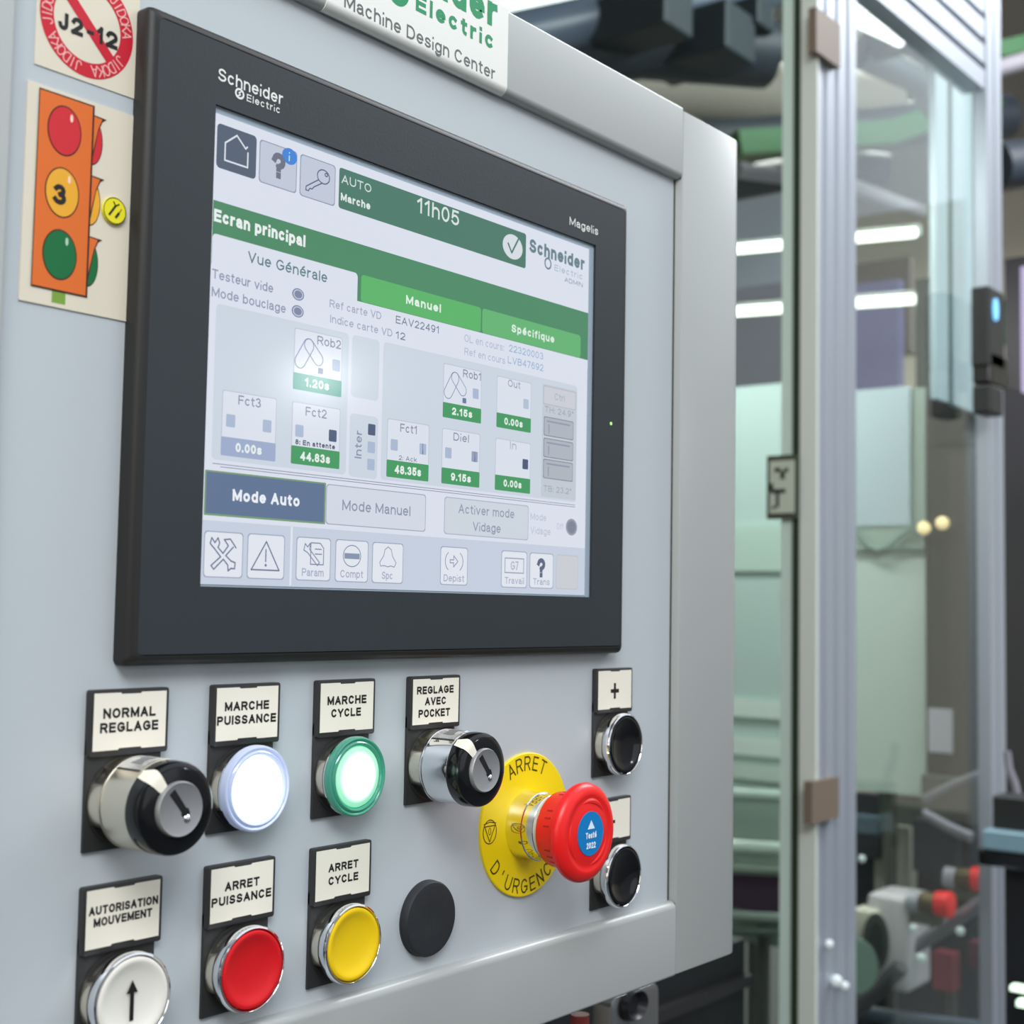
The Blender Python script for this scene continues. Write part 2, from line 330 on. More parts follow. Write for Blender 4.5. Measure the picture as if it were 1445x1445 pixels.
bm = B(); flat(bm, ell(126.5, 273.2, 6.5, 6.5), ny); obj('logo_disc', bm, GREEN, npl, (-142, D, -272), smooth=False)
bm = B(); stroke(bm, [(129, 276.6), (126.5, 277), (124.6, 275.5), (126, 273.6), (128, 272.2), (126.6, 270.4), (124, 270.2)], 1.0, ny - .03)
obj('logo_swirl', bm, prt((240, 240, 236)), npl, (-142, D, -272), smooth=False)

# ================================================================== TOUCHSCREEN TERMINAL
BX0, BX1, BZ0, BZ1, BD = 8.4, 289.05, 8.44, 224.8, 7.54
WX0, WX1, WZ0, WZ1 = 36.4, 261.6, 34.5, 199.2
term = thing('touchscreen_terminal', 'dark grey framed touchscreen terminal showing a machine control page', 'screen', (148, 0, 116))
tl = (-148, 0, -116)
bm = B()
outer = rrect(BX0, BX1, BZ0, BZ1, 2.2, 4); inner = [(WX0, WZ0), (WX1, WZ0), (WX1, WZ1), (WX0, WZ1)]
# side shell with soft front edge
prof = [(0.0, 0.0), (0.0, -4.4), (0.35, -5.8), (1.3, -6.9), (2.8, -BD)]
def inset(pts, k):
    cx, cz = (BX0 + BX1) / 2, (BZ0 + BZ1) / 2
    return [(cx + (x - cx) * (1 - k / ((BX1 - BX0) / 2)), cz + (z - cz) * (1 - k / ((BZ1 - BZ0) / 2))) for x, z in pts]
rows = []
for k, y in prof: rows.append([bm.verts.new((x, y, z)) for x, z in inset(outer, k)])
n = len(outer)
for a, b in zip(rows, rows[1:]):
    for i in range(n): bm.faces.new((a[i], a[(i + 1) % n], b[(i + 1) % n], b[i]))
last = rows[-1]
g0 = [bm.verts.new((x, -BD, z)) for x, z in inset(outer, 3.6)]
for i in range(n): bm.faces.new((last[i], last[(i + 1) % n], g0[(i + 1) % n], g0[i]))
g1 = [bm.verts.new((x, -BD + .5, z)) for x, z in inset(outer, 3.8)]
for i in range(n): bm.faces.new((g0[i], g0[(i + 1) % n], g1[(i + 1) % n], g1[i]))
obj('bezel_rim', bm, BEZS, term, tl)
bm = B()
fo = rrect(BX0 + 3.7, BX1 - 3.7, BZ0 + 3.3, BZ1 - 3.3, 2.5, 4)
a = [(BX0 + 3.7, BZ0 + 3.3), (BX1 - 3.7, BZ0 + 3.3), (BX1 - 3.7, BZ1 - 3.3), (BX0 + 3.7, BZ1 - 3.3)]
vo = [bm.verts.new((x, -BD, z)) for x, z in fo]; vi = [bm.verts.new((x, -BD, z)) for x, z in inner]
vb = [bm.verts.new((x, -BD + 1.6, z)) for x, z in inner]
# corners of fo: groups of 5 -> br, tr, tl, bl
gr = [vo[0:5], vo[5:10], vo[10:15], vo[15:20]]   # br, tr, tl, bl
vi_map = [vi[1], vi[2], vi[3], vi[0]]
for k in range(4):
    bm.faces.new(gr[k] + [vi_map[k]])
    bm.faces.new([gr[k][-1], gr[(k + 1) % 4][0], vi_map[(k + 1) % 4], vi_map[k]])
for i in range(4): bm.faces.new((vi[i], vi[(i + 1) % 4], vb[(i + 1) % 4], vb[i]))
vo2 = [bm.verts.new((x, -BD + .6, z)) for x, z in fo]
for i in range(len(vo)): bm.faces.new((vo[i], vo[(i + 1) % len(vo)], vo2[(i + 1) % len(vo)], vo2[i]))
obj('bezel', bm, BEZ, term, tl)
bm = B(); box(bm, WX0 - 1, WX1 + 1, -6.3, -5.6, WZ0 - 1, WZ1 + 1); obj('screen_border', bm, MATTE, term, tl, smooth=False)
bm = B(); lathe(bm, [(0.8, BD), (0.7, BD + .25), (0, BD + .4)], 16, 275.7, 116.6)
obj('status_lamp', bm, mat('led_green', (150, 220, 110), emit=1.0), term, tl)
LET = prt((226, 228, 222))
by = -BD - .06
bm = B(); add_text(bm, 'Schneider', 36.9, 66.4, 207.8, 212.2, by, 0); add_text(bm, 'Electric', 49.7, 65.2, 204.3, 206.9, by, 0, 1.4)
ring(bm, 46.5, 205.9, 2.1, 1.95, 0.75, by); stroke(bm, [(47.3, 206.9), (46.2, 206.2), (46.8, 205.6), (45.8, 205.0)], 0.5, by)
obj('printed_text', bm, LET, term, tl, smooth=False, fix=False)
bm = B(); add_text(bm, 'Magelis', 240.5, 263.3, 204.2, 207.9, by, 0)
obj('printed_text', bm, LET, term, tl, smooth=False, fix=False)

LY = -6.6
bm = B(); box(bm, 37.1, 257.4, LY, -6.25, 35.3, 196.6)
disp = obj('display', bm, lcd((222, 227, 240)), term, tl, smooth=False)
_k = [0]
def U(name, pts, rgb, lay=1, k=1.0):
    b = B(); flat(b, [(min(max(x, 37.1), 257.4), min(max(z, 35.3), 196.6)) for x, z in pts], LY - 0.04 * lay); return obj(name, b, lcd(rgb, k), disp, smooth=False)
def UR(name, bx, rgb, lay=1, rr=1.2, k=1.0): return U(name, rrect(bx[0], bx[1], bx[3], bx[2], rr), rgb, lay, k)
def UT(s, bx, rgb, bold=0.0, lay=4, space=1.0, rot=0, h=None):
    z0, z1 = bx[3], bx[2]
    if not rot: z0, z1 = z0 - .06 * (z1 - z0), z1 + .12 * (z1 - z0)
    if h: zc = (z0 + z1) / 2; z0, z1 = zc - h / 2, zc + h / 2
    return txt('screen_text', s, bx[0], bx[1], z0, z1, LY - 0.04 * lay, lcd(rgb), disp, bold, space, rot)
def UL(name, lines, w, rgb, lay=4):
    b = B()
    for ln in lines:
        pts, cl_ = (ln, False) if not isinstance(ln, tuple) else ln
        stroke(b, pts, w, LY - 0.04 * lay, cl_)
    return obj(name, b, lcd(rgb), disp, smooth=False)
def frame_btn(bx, fill=(224, 229, 238), edge=(140, 150, 172), name='screen_button', rr=1.4, lay=1):
    UR(name, (bx[0], bx[1], bx[2], bx[3]), edge, lay, rr)
    return UR(name, (bx[0] + .35, bx[1] - .35, bx[2] - .35, bx[3] + .35), fill, lay + 1, rr)
SL = (84, 96, 116); DK = (70, 82, 108)
# header
UR('screen_button', (38.0, 55.6, 193.4, 177.9), (88, 100, 118), 1, 1.6)
UL('screen_icon', [[(41.6, 181.2), (41.6, 187.3), (46.6, 191.2), (50.6, 187.6), (51.4, 188.4)], [(41.6, 181.2), (51.7, 181.2), (51.7, 186.4)]], 0.6, (222, 230, 240))
frame_btn((57.0, 74.8, 193.0, 177.6), (196, 204, 220)); frame_btn((76.3, 94.1, 193.0, 177.5), (196, 204, 220))
UT('?', (62.8, 69.2, 189.4, 181.4), (112, 116, 134), 0.02)
U('screen_icon', ell(71.0, 190.4, 3.6, 3.0), (70, 136, 220), 4); UT('i', (70.6, 71.4, 191.6, 188.8), (200, 220, 250), 0.0, 5)
UL('screen_icon', [(ell(87.9, 187.2, 3.1, 2.6, 16), True), [(85.6, 185.6), (79.4, 181.6), (79.3, 180.2), (80.6, 180.2), (81.2, 181.2), (82.4, 181.3), (83.3, 182.3), (87.5, 184.8)], (ell(89.3, 188.3, .7, .6, 10), True)], 0.45, (92, 102, 130))
UR('screen_button', (96.0, 209.8, 193.1, 177.6), (78, 124, 108), 1, 1.2)
UT('AUTO', (97.2, 113.2, 190.3, 187.5), (212, 224, 224)); UT('Marche', (97.0, 112.8, 183.3, 180.8), (226, 234, 232), 0.02)
UT('11h05', (139.1, 164.9, 191.7, 186.4), (222, 230, 228), 0.0)
U('screen_icon', ell(200.5, 185.3, 6.9, 5.4), (216, 224, 230), 2); UL('screen_icon', [[(197.2, 186.2), (199.8, 182.6), (204.2, 189.4)]], 0.9, (78, 120, 108))
UT('Schneider', (212.2, 253.9, 191.1, 186.0), (104, 130, 140), 0.02); UT('Electric', (230.7, 252.6, 183.6, 181.2), (170, 184, 200), 0, 4, 1.3); UT('ADMIN', (238.5, 252.7, 179.4, 177.6), (130, 146, 160), 0.0)
b_ = B(); ring(b_, 225.8, 183.2, 2.6, 2.7, 0.8, LY - .16); obj('screen_icon', b_, lcd((104, 130, 140)), disp, smooth=False)
# green band, tabs
UR('screen_panel', (37.3, 257.4, 166.3, 144.1), (80, 140, 104), 1, 0.01)
UR('screen_tab', (37.4, 107.0, 154.8, 142.6), (222, 227, 240), 2, 1.6); UR('screen_panel', (37.3, 257.4, 144.2, 140), (222, 227, 240), 3, .01)
UR('screen_tab', (108.9, 180.0, 154.8, 144.4), (94, 182, 106), 2, 1.4); UR('screen_tab', (180.9, 251.6, 154.8, 144.4), (104, 182, 118), 2, 1.4)
UT('Ecran principal', (37.7, 79.8, 162.9, 159.2), (236, 243, 242), 0.03); UT('Vue Générale', (53.2, 91.2, 151.5, 148.2), (98, 128, 138))
UT('Manuel', (133.9, 154.9, 151.2, 148.3), (228, 243, 232), 0.03); UT('Spécifique', (200.6, 231.6, 151.1, 148.2), (222, 240, 228), 0.03)
UT('Testeur vide', (37.7, 65.1, 142.2, 139.4), (142, 152, 178)); UT('Mode bouclage', (37.8, 71.3, 136.0, 133.2), (146, 154, 180))
for cz_ in (141.0, 134.8):
    U('screen_icon', ell(77.0, cz_, 2.9, 2.2), (120, 130, 158), 4); U('screen_icon', ell(77.0, cz_, 2.4, 1.8), (196, 204, 224), 5); U('screen_icon', ell(77.0, cz_, 1.9, 1.4), (128, 138, 166), 6)
UT('Ref carte VD', (92.7, 120.2, 141.9, 139.4), (164, 172, 194)); UT('EAV22491', (128.3, 153.9, 142.1, 139.5), (124, 134, 158))
UT('Indice carte VD', (93.2, 126.6, 136.2, 133.7), (164, 172, 194)); UT('12', (128.5, 134.1, 136.0, 133.5), (116, 126, 150))
UT('OL en cours:', (169.5, 195.7, 141.6, 138.9), (186, 194, 214)); UT('22320003', (199.1, 223.5, 142.0, 139.4), (156, 184, 214))
UT('Ref en cours', (169.7, 196.6, 136.0, 133.4), (184, 192, 212)); UT('LVB47692', (198.4, 223.7, 136.8, 134.2), (156, 184, 214))
# layout of the cells
G1 = (206, 216, 228)
for bx in ((40.0, 103.3, 131.0, 77.6), (105.0, 119.8, 131.0, 107.4), (104.8, 120.0, 101.2, 77.2), (121.9, 249.6, 131.0, 77.4)): UR('screen_panel', bx, G1, 1, 1.8)
GR = (72, 156, 100)
def card(x0, x1, z1, zb, z0, title, tb, val, vb, col=GR, tcol=(138, 146, 168)):
    frame_btn((x0, x1, z1, z0), (222, 228, 239), (190, 198, 214), 'screen_card', 0.8, 2)
    UR('screen_card', (x0, x1, zb, z0), col, 4, 0.5)
    if title: UT(title, tb, tcol, 0.0, 5)
    UT(val, vb, (232, 242, 238), 0.02, 5)
card(43.8, 68.4, 101.9, 85.8, 79.3, 'Fct3', (50.8, 61.0, 100.5, 97.7), '0.00s', (50.2, 62.0, 83.9, 81.2), (160, 174, 206))
card(75.7, 99.8, 102.0, 86.0, 79.4, 'Fct2', (82.2, 92.7, 100.4, 97.6), '44.83s', (80.2, 95.0, 83.8, 81.1))
card(75.8, 99.9, 128.8, 112.5, 106.4, 'Rob2', (87.0, 99.1, 127.3, 124.5), '1.20s', (81.4, 93.6, 110.9, 108.2), (92, 168, 150))  # teal screen reflection put into this bar's colour
card(125.0, 149.2, 101.6, 85.5, 78.8, 'Fct1', (132.2, 142.0, 100.0, 97.2), '48.35s', (129.6, 144.8, 83.4, 80.6))
card(157.0, 181.2, 128.0, 112.0, 105.8, 'Rob1', (169.1, 180.9, 126.8, 124.0), '2.15s', (162.7, 175.6, 110.2, 107.6))
card(157.0, 180.9, 101.4, 85.3, 78.8, 'Diel', (163.9, 173.8, 99.9, 97.1), '9.15s', (162.8, 175.5, 83.3, 80.6))
card(191.4, 215.2, 127.7, 111.9, 105.6, 'Out', (198.7, 207.5, 126.8, 124.1), '0.00s', (196.7, 209.5, 110.0, 107.4), GR, (156, 164, 184))
card(191.1, 215.4, 101.0, 85.3, 78.8, 'In', (200.9, 205.5, 100.2, 97.3), '0.00s', (196.9, 209.4, 83.4, 80.8), GR, (170, 178, 196))
def sq(x0, x1, z1, z0, rgb): UR('screen_icon', (x0, x1, z1, z0), rgb, 5, 0.5)
LS = (172, 186, 212); DS = (78, 92, 122)
for x0, c in ((45.7, LS), (62.1, LS), (77.4, LS), (94.0, DS), (127.0, LS), (143.5, LS), (158.9, LS), (175.5, (150, 162, 190)), (209.7, DS)): sq(x0, x0 + 4.0, 93.7, 89.3, c)
for x0, c in ((95.0, LS), (175.5, LS), (209.6, (180, 196, 214))): sq(x0, x0 + 3.8, 120.1, 115.8, c)
sq(145.1, 145.8, 93.7, 89.3, DS); sq(177.2, 177.9, 93.7, 89.3, DS)
UT('8: En attente', (77.6, 97.4, 88.2, 86.6), (82, 92, 112), 0.02, 5); UT('2: Ack', (131.8, 142.2, 87.6, 86.0), (116, 126, 148), 0.0, 5)
def robot(x, z):
    c = []
    def capsule(x0, z0, x1, z1, r_):
        a = math.degrees(math.atan2(z1 - z0, x1 - x0)); return (ell(x1, z1, r_, r_, 8, a - 90, a + 90) + ell(x0, z0, r_, r_, 8, a + 90, a + 270), True)
    UL('screen_icon', [capsule(x + 3.2, z + 4.2, x + 7.2, z + 10.6, 2.5), capsule(x + 7.4, z + 10.8, x + 12.2, z + 6.2, 2.3)], 0.35, (132, 144, 176), 6)
    UR('screen_icon', (x + 12.2, x + 14.6, z + 3.2, z + 1.0), (110, 124, 160), 6, 0.4)
robot(75.6, 112.6); robot(156.8, 112.0)
for z1, c in ((98.2, DS), (91.4, LS), (84.8, LS)): sq(114.4, 118.4, z1, z1 - 4.3, c)
UT('Inter', (107.6, 111.2, 95.0, 84.4), (138, 148, 172), 0, 5, 1.0, 90)
UR('screen_panel', (223.4, 249.3, 128.6, 78.3), (196, 204, 214), 2, 0.8); frame_btn((224.0, 248.4, 128.0, 119.6), (206, 208, 218), (180, 184, 196), 'screen_button', .8, 3)
UT('Ctrl', (232.2, 239.8, 125.2, 122.6), (176, 180, 194), 0, 6); UT('TH: 24.9°', (225.0, 246.8, 118.6, 116.2), (164, 170, 184), 0, 6); UT('TB: 23.2°', (225.0, 246.0, 83.2, 80.9), (164, 170, 184), 0, 6)
for z1 in (114.2, 104.6, 95.2):
    frame_btn((224.6, 246.8, z1, z1 - 8.6), (178, 184, 194), (122, 130, 146), 'screen_card', .8, 4)
    UL('screen_icon', [[(227, z1 - 2), (244, z1 - 2)], [(228.3, z1 - 3.5), (228.3, z1 - 7.2)]], 0.7, (146, 154, 172), 6)
UL('screen_line', [[(40.6, 76.2), (248.9, 76.2)], [(44, 75.3), (248.9, 75.3)]], 0.28, (136, 144, 166), 3)
UR('screen_button', (37.5, 93.4, 73.8, 58.5), (120, 156, 120), 2, 0.4); UR('screen_button', (38.2, 92.6, 73.2, 59.2), (98, 118, 150), 3, 0.3)
UT('Mode Auto', (49.6, 80.6, 67.7, 64.3), (238, 242, 250), 0.025)
frame_btn((93.6, 148.2, 73.5, 58.6), (214, 220, 232), (160, 168, 188)); UT('Mode Manuel', (101.9, 139.2, 67.8, 64.5), (142, 152, 174))
frame_btn((159.3, 214.8, 73.6, 58.4), (208, 216, 226), (170, 178, 196)); UT('Activer mode', (168.0, 204.7, 70.8, 67.6), (150, 158, 180)); UT('Vidage', (177.3, 195.6, 64.0, 60.8), (146, 156, 178))
UT('Mode', (216.0, 227.5, 70.3, 67.7), (192, 198, 216)); UT('Vidage', (216.2, 230.7, 64.3, 61.6), (192, 198, 216)); UT('Off', (235.1, 240.1, 67.0, 64.6), (196, 202, 218))
U('screen_icon', ell(246.5, 66.0, 4.3, 3.8), (150, 156, 172), 3); U('screen_icon', ell(246.5, 66.0, 3.2, 2.8), (130, 136, 152), 4)
UR('screen_panel', (37.2, 257.3, 56.8, 35.4), (200, 210, 226), 1, 0.01); UL('screen_line', [[(77.2, 36), (77.2, 56.4)]], 0.9, (228, 234, 244), 2)
WB = (228, 233, 242)
for bx in ((38.0, 55.0, 53.3, 37.6), (56.9, 74.1, 53.4, 37.6), (79.6, 96.7, 53.4, 37.6), (99.0, 116.3, 53.4, 37.6), (118.4, 135.7, 53.3, 37.6), (157.5, 174.5, 53.4, 37.8), (196.5, 214.2, 53.4, 37.6), (216.1, 233.3, 53.3, 37.7)): frame_btn(bx, WB, (156, 166, 188), 'screen_button', 1.3, 2)
frame_btn((235.3, 252.2, 53.2, 37.8), (206, 208, 216), (190, 194, 206), 'screen_button', 1.3, 2)
for s_, x0, x1 in (('Param', 82.5, 93.2), ('Compt', 101.7, 113.7), ('Spc', 123.8, 129.8), ('Depist', 159.6, 172.4), ('Travail', 198.9, 212.2), ('Trans', 218.6, 230.6)): UT(s_, (x0, x1, 41.8, 39.4), (166, 174, 196), 0, 5)
IC = (104, 116, 146)
UL('screen_icon', [([(58.8, 40.8), (71.6, 40.8), (65.4, 50.8)], True), [(65.3, 48.0), (65.3, 43.8)]], 0.5, IC); U('screen_icon', ell(65.3, 42.5, .5, .5, 10), IC, 5)
UL('screen_icon', [[(41.2, 51.0), (42.6, 49.4), (43.9, 51.1), (44.6, 49.3), (44.0, 47.8), (46.2, 45.9), (48.4, 48.6), (46.6, 50.6), (49.2, 50.9), (51.8, 48.0)],
    [(41.2, 51.0), (40.6, 49.0), (42.2, 47.6), (45.2, 44.7), (41.2, 41.6), (42.4, 40.4), (46.4, 43.9), (48.4, 42.0), (48.6, 40.0), (49.8, 40.9), (51.4, 40.8), (51.6, 42.9), (49.8, 43.4), (47.4, 45.2), (50.6, 48.2)]], 0.5, IC)
UL('screen_icon', [([(86.6, 43.6), (93.0, 43.6), (93.0, 49.6), (91.2, 51.4), (86.6, 51.4)], True), [(88.8, 49.2), (91.8, 49.2)], [(88.8, 47.4), (92, 47.4)], [(83.8, 51), (85.0, 49.8), (86.2, 51.2), (86.0, 49.0), (91.0, 44.4), (90.0, 43.2), (85, 47.8), (83.2, 48.6), (83.8, 51)]], 0.4, (124, 136, 162))
UL('screen_icon', [(ell(107.6, 47.4, 4.6, 4.0, 24), True)], 0.35, (124, 136, 162)); UR('screen_icon', (103.6, 111.6, 48.4, 46.3), (138, 150, 176), 5, .1)
UL('screen_icon', [[(124.6, 48.2), (125.3, 50.6), (127.0, 51.7), (128.8, 50.6), (129.5, 48.2), (131.6, 45.6), (130.6, 44.0), (128.8, 44.4), (127, 44.0), (125, 44.4), (123, 44.2), (122.5, 45.6), (124.6, 48.2)]], 0.35, (140, 150, 174))
UL('screen_icon', [ell(164.6, 47.5, 4.2, 4.2, 8, 125, 235), ell(167.2, 47.5, 4.2, 4.2, 8, -55, 55), ([(163.4, 48.1), (165.6, 48.1), (165.6, 49.8), (168.2, 47.5), (165.6, 45.2), (165.6, 46.9), (163.4, 46.9)], True)], 0.4, (140, 150, 174))
UL('screen_icon', [([(198.9, 44.0), (211.8, 44.0), (211.8, 50.2), (198.9, 50.2)], True)], 0.45, (150, 158, 180)); UT('G7', (202.8, 208.0, 48.6, 45.4), (170, 178, 198), 0, 5)
UT('?', (221.3, 227.3, 50.2, 43.0), (96, 104, 128), 0.03, 5)

# ================================================================== OPERATOR CONTROLS
COLX = [0, 48.65, 97.02, 147.03, 274.7]; ROWZ = [0.0, -61.1]
def holder(t, lines, blank=False):
    """legend holder + ivory plate; local origin = centre of the operator hole, on the panel"""
    # label white area x -13.9..13.7, z 16.5..34.5 (hole centre at -34.48 from the label's top)
    bm = B(); box(bm, -15, 13.6, -1.3, 0, -15, 20); bevel(bm, 0.3, 2)
    lathe(bm, [(14.4, 1.25), (14.4, 1.7), (13.4, 1.7), (13.4, 1.25)], 48)
    obj('mounting_plate', bm, BLK, t)
    bm = B(); prism(bm, rrect(-15, 14.9, 14.6, 35.6, 0.9, 3), -2.9, 0); bevel(bm, 0.3, 2, 60)
    obj('legend_frame', bm, BLK, t)
    bm = B(); pts = [(-13.9, 16.45), (-4.5, 16.45), (-4.2, 16.95), (4.2, 16.95), (4.5, 16.45), (13.7, 16.45), (13.7, 34.5), (4.0, 34.5), (3.7, 34.05), (-3.7, 34.05), (-4.0, 34.5), (-13.9, 34.5)]
    prism(bm, pts, -3.05, -2.6); pl = obj('legend_plate', bm, IVORY, t, smooth=False)
    txt('printed_text', [(s, x0 - 13.9, x1 - 13.9, z0 + 34.38, z1 + 34.68) for s, x0, x1, z0, z1 in lines], 0, 0, 0, 0, -3.1, INK, pl, 0.03)
def lobed(bm, d0, d1, r0=11.6, r1=14.2, n=96):
    # collar with a broad lobe to the left and to the right and flats between them
    def rad(a):
        k = abs(math.cos(a)); u = min(1, max(0, (k - .74) / .18)); return r0 + (r1 - r0) * u * u * (3 - 2 * u)
    rows = []
    for k, d in ((.97, d0), (1, d0 + .5), (1, d1), (.9, d1 + .1)):
        rows.append([bm.verts.new((rad(2 * PI * i / n) * k * math.cos(2 * PI * i / n), -d, rad(2 * PI * i / n) * k * math.sin(2 * PI * i / n))) for i in range(n)])
    for a, b in zip(rows, rows[1:]):
        for i in range(n): bm.faces.new((a[i], a[(i + 1) % n], b[(i + 1) % n], b[i]))
def base_collar(t):
    bm = B(); lobed(bm, 1.0, 5.2); obj('collar', bm, SATIN, t)
def hole(c, r): return (COLX[c] - 1.09 + 15, 0, ROWZ[r] - 49.48 + 15)
def push(c, r, capm, label, lines, arrow=False, name='push_button'):
    t = thing(name, label, 'push button', hole(c, r), 'chrome-ringed push buttons of the panel')
    holder(t, lines); base_collar(t)
    bm = B(); lathe(bm, [(13.0, 5.6), (14.3, 5.8), (14.65, 6.3), (14.65, 8.6), (14.35, 9.4), (13.8, 9.7), (13.55, 9.4), (13.4, 8.0), (13.4, 5.0)], 96); obj('chrome_ring', bm, CHROME, t)
    bm = B(); lathe(bm, [(13.15, 5.5), (13.15, 9.1), (12.95, 9.6), (12.4, 9.85), (11.4, 9.7), (10.2, 9.15), (8, 8.55), (4.5, 8.15), (0, 8.0)], 96)
    cp = obj('button_cap', bm, capm, t)
    if arrow:
        bm = B(); y = -8.75
        # arrow follows the dished cap: printed just over it
        flat(bm, [(-0.75, -6.6), (0.75, -6.6), (0.75, 2.0), (2.1, 2.0), (0, 6.0), (-2.1, 2.0), (-0.75, 2.0)], y); obj('printed_arrow', bm, INK, cp, smooth=False, fix=False)
    return t
push(0, 1, WHTP, 'white push button with a black arrow below the autorisation mouvement legend', [('AUTORISATION', .8, 26.9, -7.6 + .0, -5.2), ('MOUVEMENT', 2.7, 24.7, -11.3, -8.9)], arrow=True)
push(1, 1, REDP, 'red push button below the arret puissance legend', [('ARRET', 6.0, 21.4, -7.9, -5.2), ('PUISSANCE', .4, 27.0, -12.5, -9.8)])
push(2, 1, YELP, 'yellow push button below the arret cycle legend', [('ARRET', 6.2, 21.7, -8.2, -5.5), ('CYCLE', 6.3, 21.8, -12.9, -10.2)])
push(4, 0, BLKG, 'black push button below the plus sign legend', [('+', 10.1, 16.9, -13.2, -6.1)])
push(4, 1, BLKG, 'black push button partly behind the red emergency stop', [('-', 11.4, 15.2, -12.6, -6.6)])

def lamp_btn(c, r, label, lines, glow, rim, strength, ringc):
    t = thing('illuminated_button', label, 'push button', hole(c, r), 'lit push buttons of the panel')
    holder(t, lines); base_collar(t)
    bm = B(); lathe(bm, [(13.0, 5.4), (14.3, 5.6), (14.6, 6.0), (14.6, 6.6), (13.4, 6.8), (13.4, 5.6)], 96); obj('chrome_ring', bm, CHROME, t)
    bm = B(); lathe(bm, [(14.3, 6.4), (14.75, 7.0), (14.75, 8.9), (14.5, 9.5), (14.0, 9.8), (13.5, 9.6), (13.2, 9.2), (12.9, 9.7), (12.4, 10.0), (11.9, 9.8), (11.6, 9.2), (11.5, 8.6), (0, 8.6), (0, 8.0), (14.0, 8.0), (14.0, 6.4)], 96)
    obj('lens_ring', bm, ringc, t)
    bm = B(); lathe(bm, [(11.5, 8.65), (11.2, 9.3), (9.9, 9.7), (8, 9.9), (4, 10.15), (0, 10.25)], 72); obj('lit_lens', bm, glow, t)
    pl = bpy.data.lights.new('button_glow', 'POINT'); pl.energy = strength; pl.color = rim; pl.shadow_soft_size = 0.008
    lo = bpy.data.objects.new('button_glow', pl); COL.objects.link(lo); lo.parent = t; lo.location = (0, -0.022, 0)
    return t
def grad_glow(name, inner, outer, k, p0=.7, p1=.9):
    m = bpy.data.materials.new(name); m.use_nodes = True; nt = m.node_tree; b = nt.nodes['Principled BSDF']
    b.inputs['Base Color'].default_value = (.5, .5, .5, 1); b.inputs['Roughness'].default_value = .2
    tc = nt.nodes.new('ShaderNodeTexCoord'); sx = nt.nodes.new('ShaderNodeVectorMath'); sx.operation = 'MULTIPLY'; sx.inputs[1].default_value = (1, 0, 1)
    ln = nt.nodes.new('ShaderNodeVectorMath'); ln.operation = 'LENGTH'; cr = nt.nodes.new('ShaderNodeValToRGB')
    mr = nt.nodes.new('ShaderNodeMapRange'); mr.inputs['From Max'].default_value = 0.0115
    nt.links.new(tc.outputs['Object'], sx.inputs[0]); nt.links.new(sx.outputs[0], ln.inputs[0]); nt.links.new(ln.outputs['Value'], mr.inputs['Value']); nt.links.new(mr.outputs[0], cr.inputs[0])
    cr.color_ramp.elements[0].color = (*lin(inner), 1); cr.color_ramp.elements[0].position = p0
    cr.color_ramp.elements[1].color = (*lin(outer), 1); cr.color_ramp.elements[1].position = p1
    nt.links.new(cr.outputs[0], b.inputs['Emission Color']); b.inputs['Emission Strength'].default_value = k; return m
lamp_btn(1, 0, 'white illuminated push button, lit, below the marche puissance legend', [('MARCHE', 3.5, 23.5, -7.9, -5.1), ('PUISSANCE', .3, 26.9, -12.6, -9.8)],
    grad_glow('white_glow', (255, 255, 255), (196, 206, 240), 1.5, .82, .92), (0.75, 0.82, 1.0), 0.010,
    mat('clear_lens', (176, 184, 204), rough=0.1, spec=0.9, emit=0.13, erg=(170, 190, 255)))
lamp_btn(2, 0, 'green illuminated push button, lit, below the marche cycle legend', [('MARCHE', 3.4, 23.9, -8.0, -5.1), ('CYCLE', 5.5, 21.1, -12.6, -9.8)],
    grad_glow('green_glow', (240, 255, 248), (0, 150, 96), 1.35, .62, .84), (0.2, 1.0, 0.55), 0.004,
    mat('green_lens', (66, 132, 116), rough=0.1, spec=0.9, emit=0.08, erg=(0, 190, 120)))

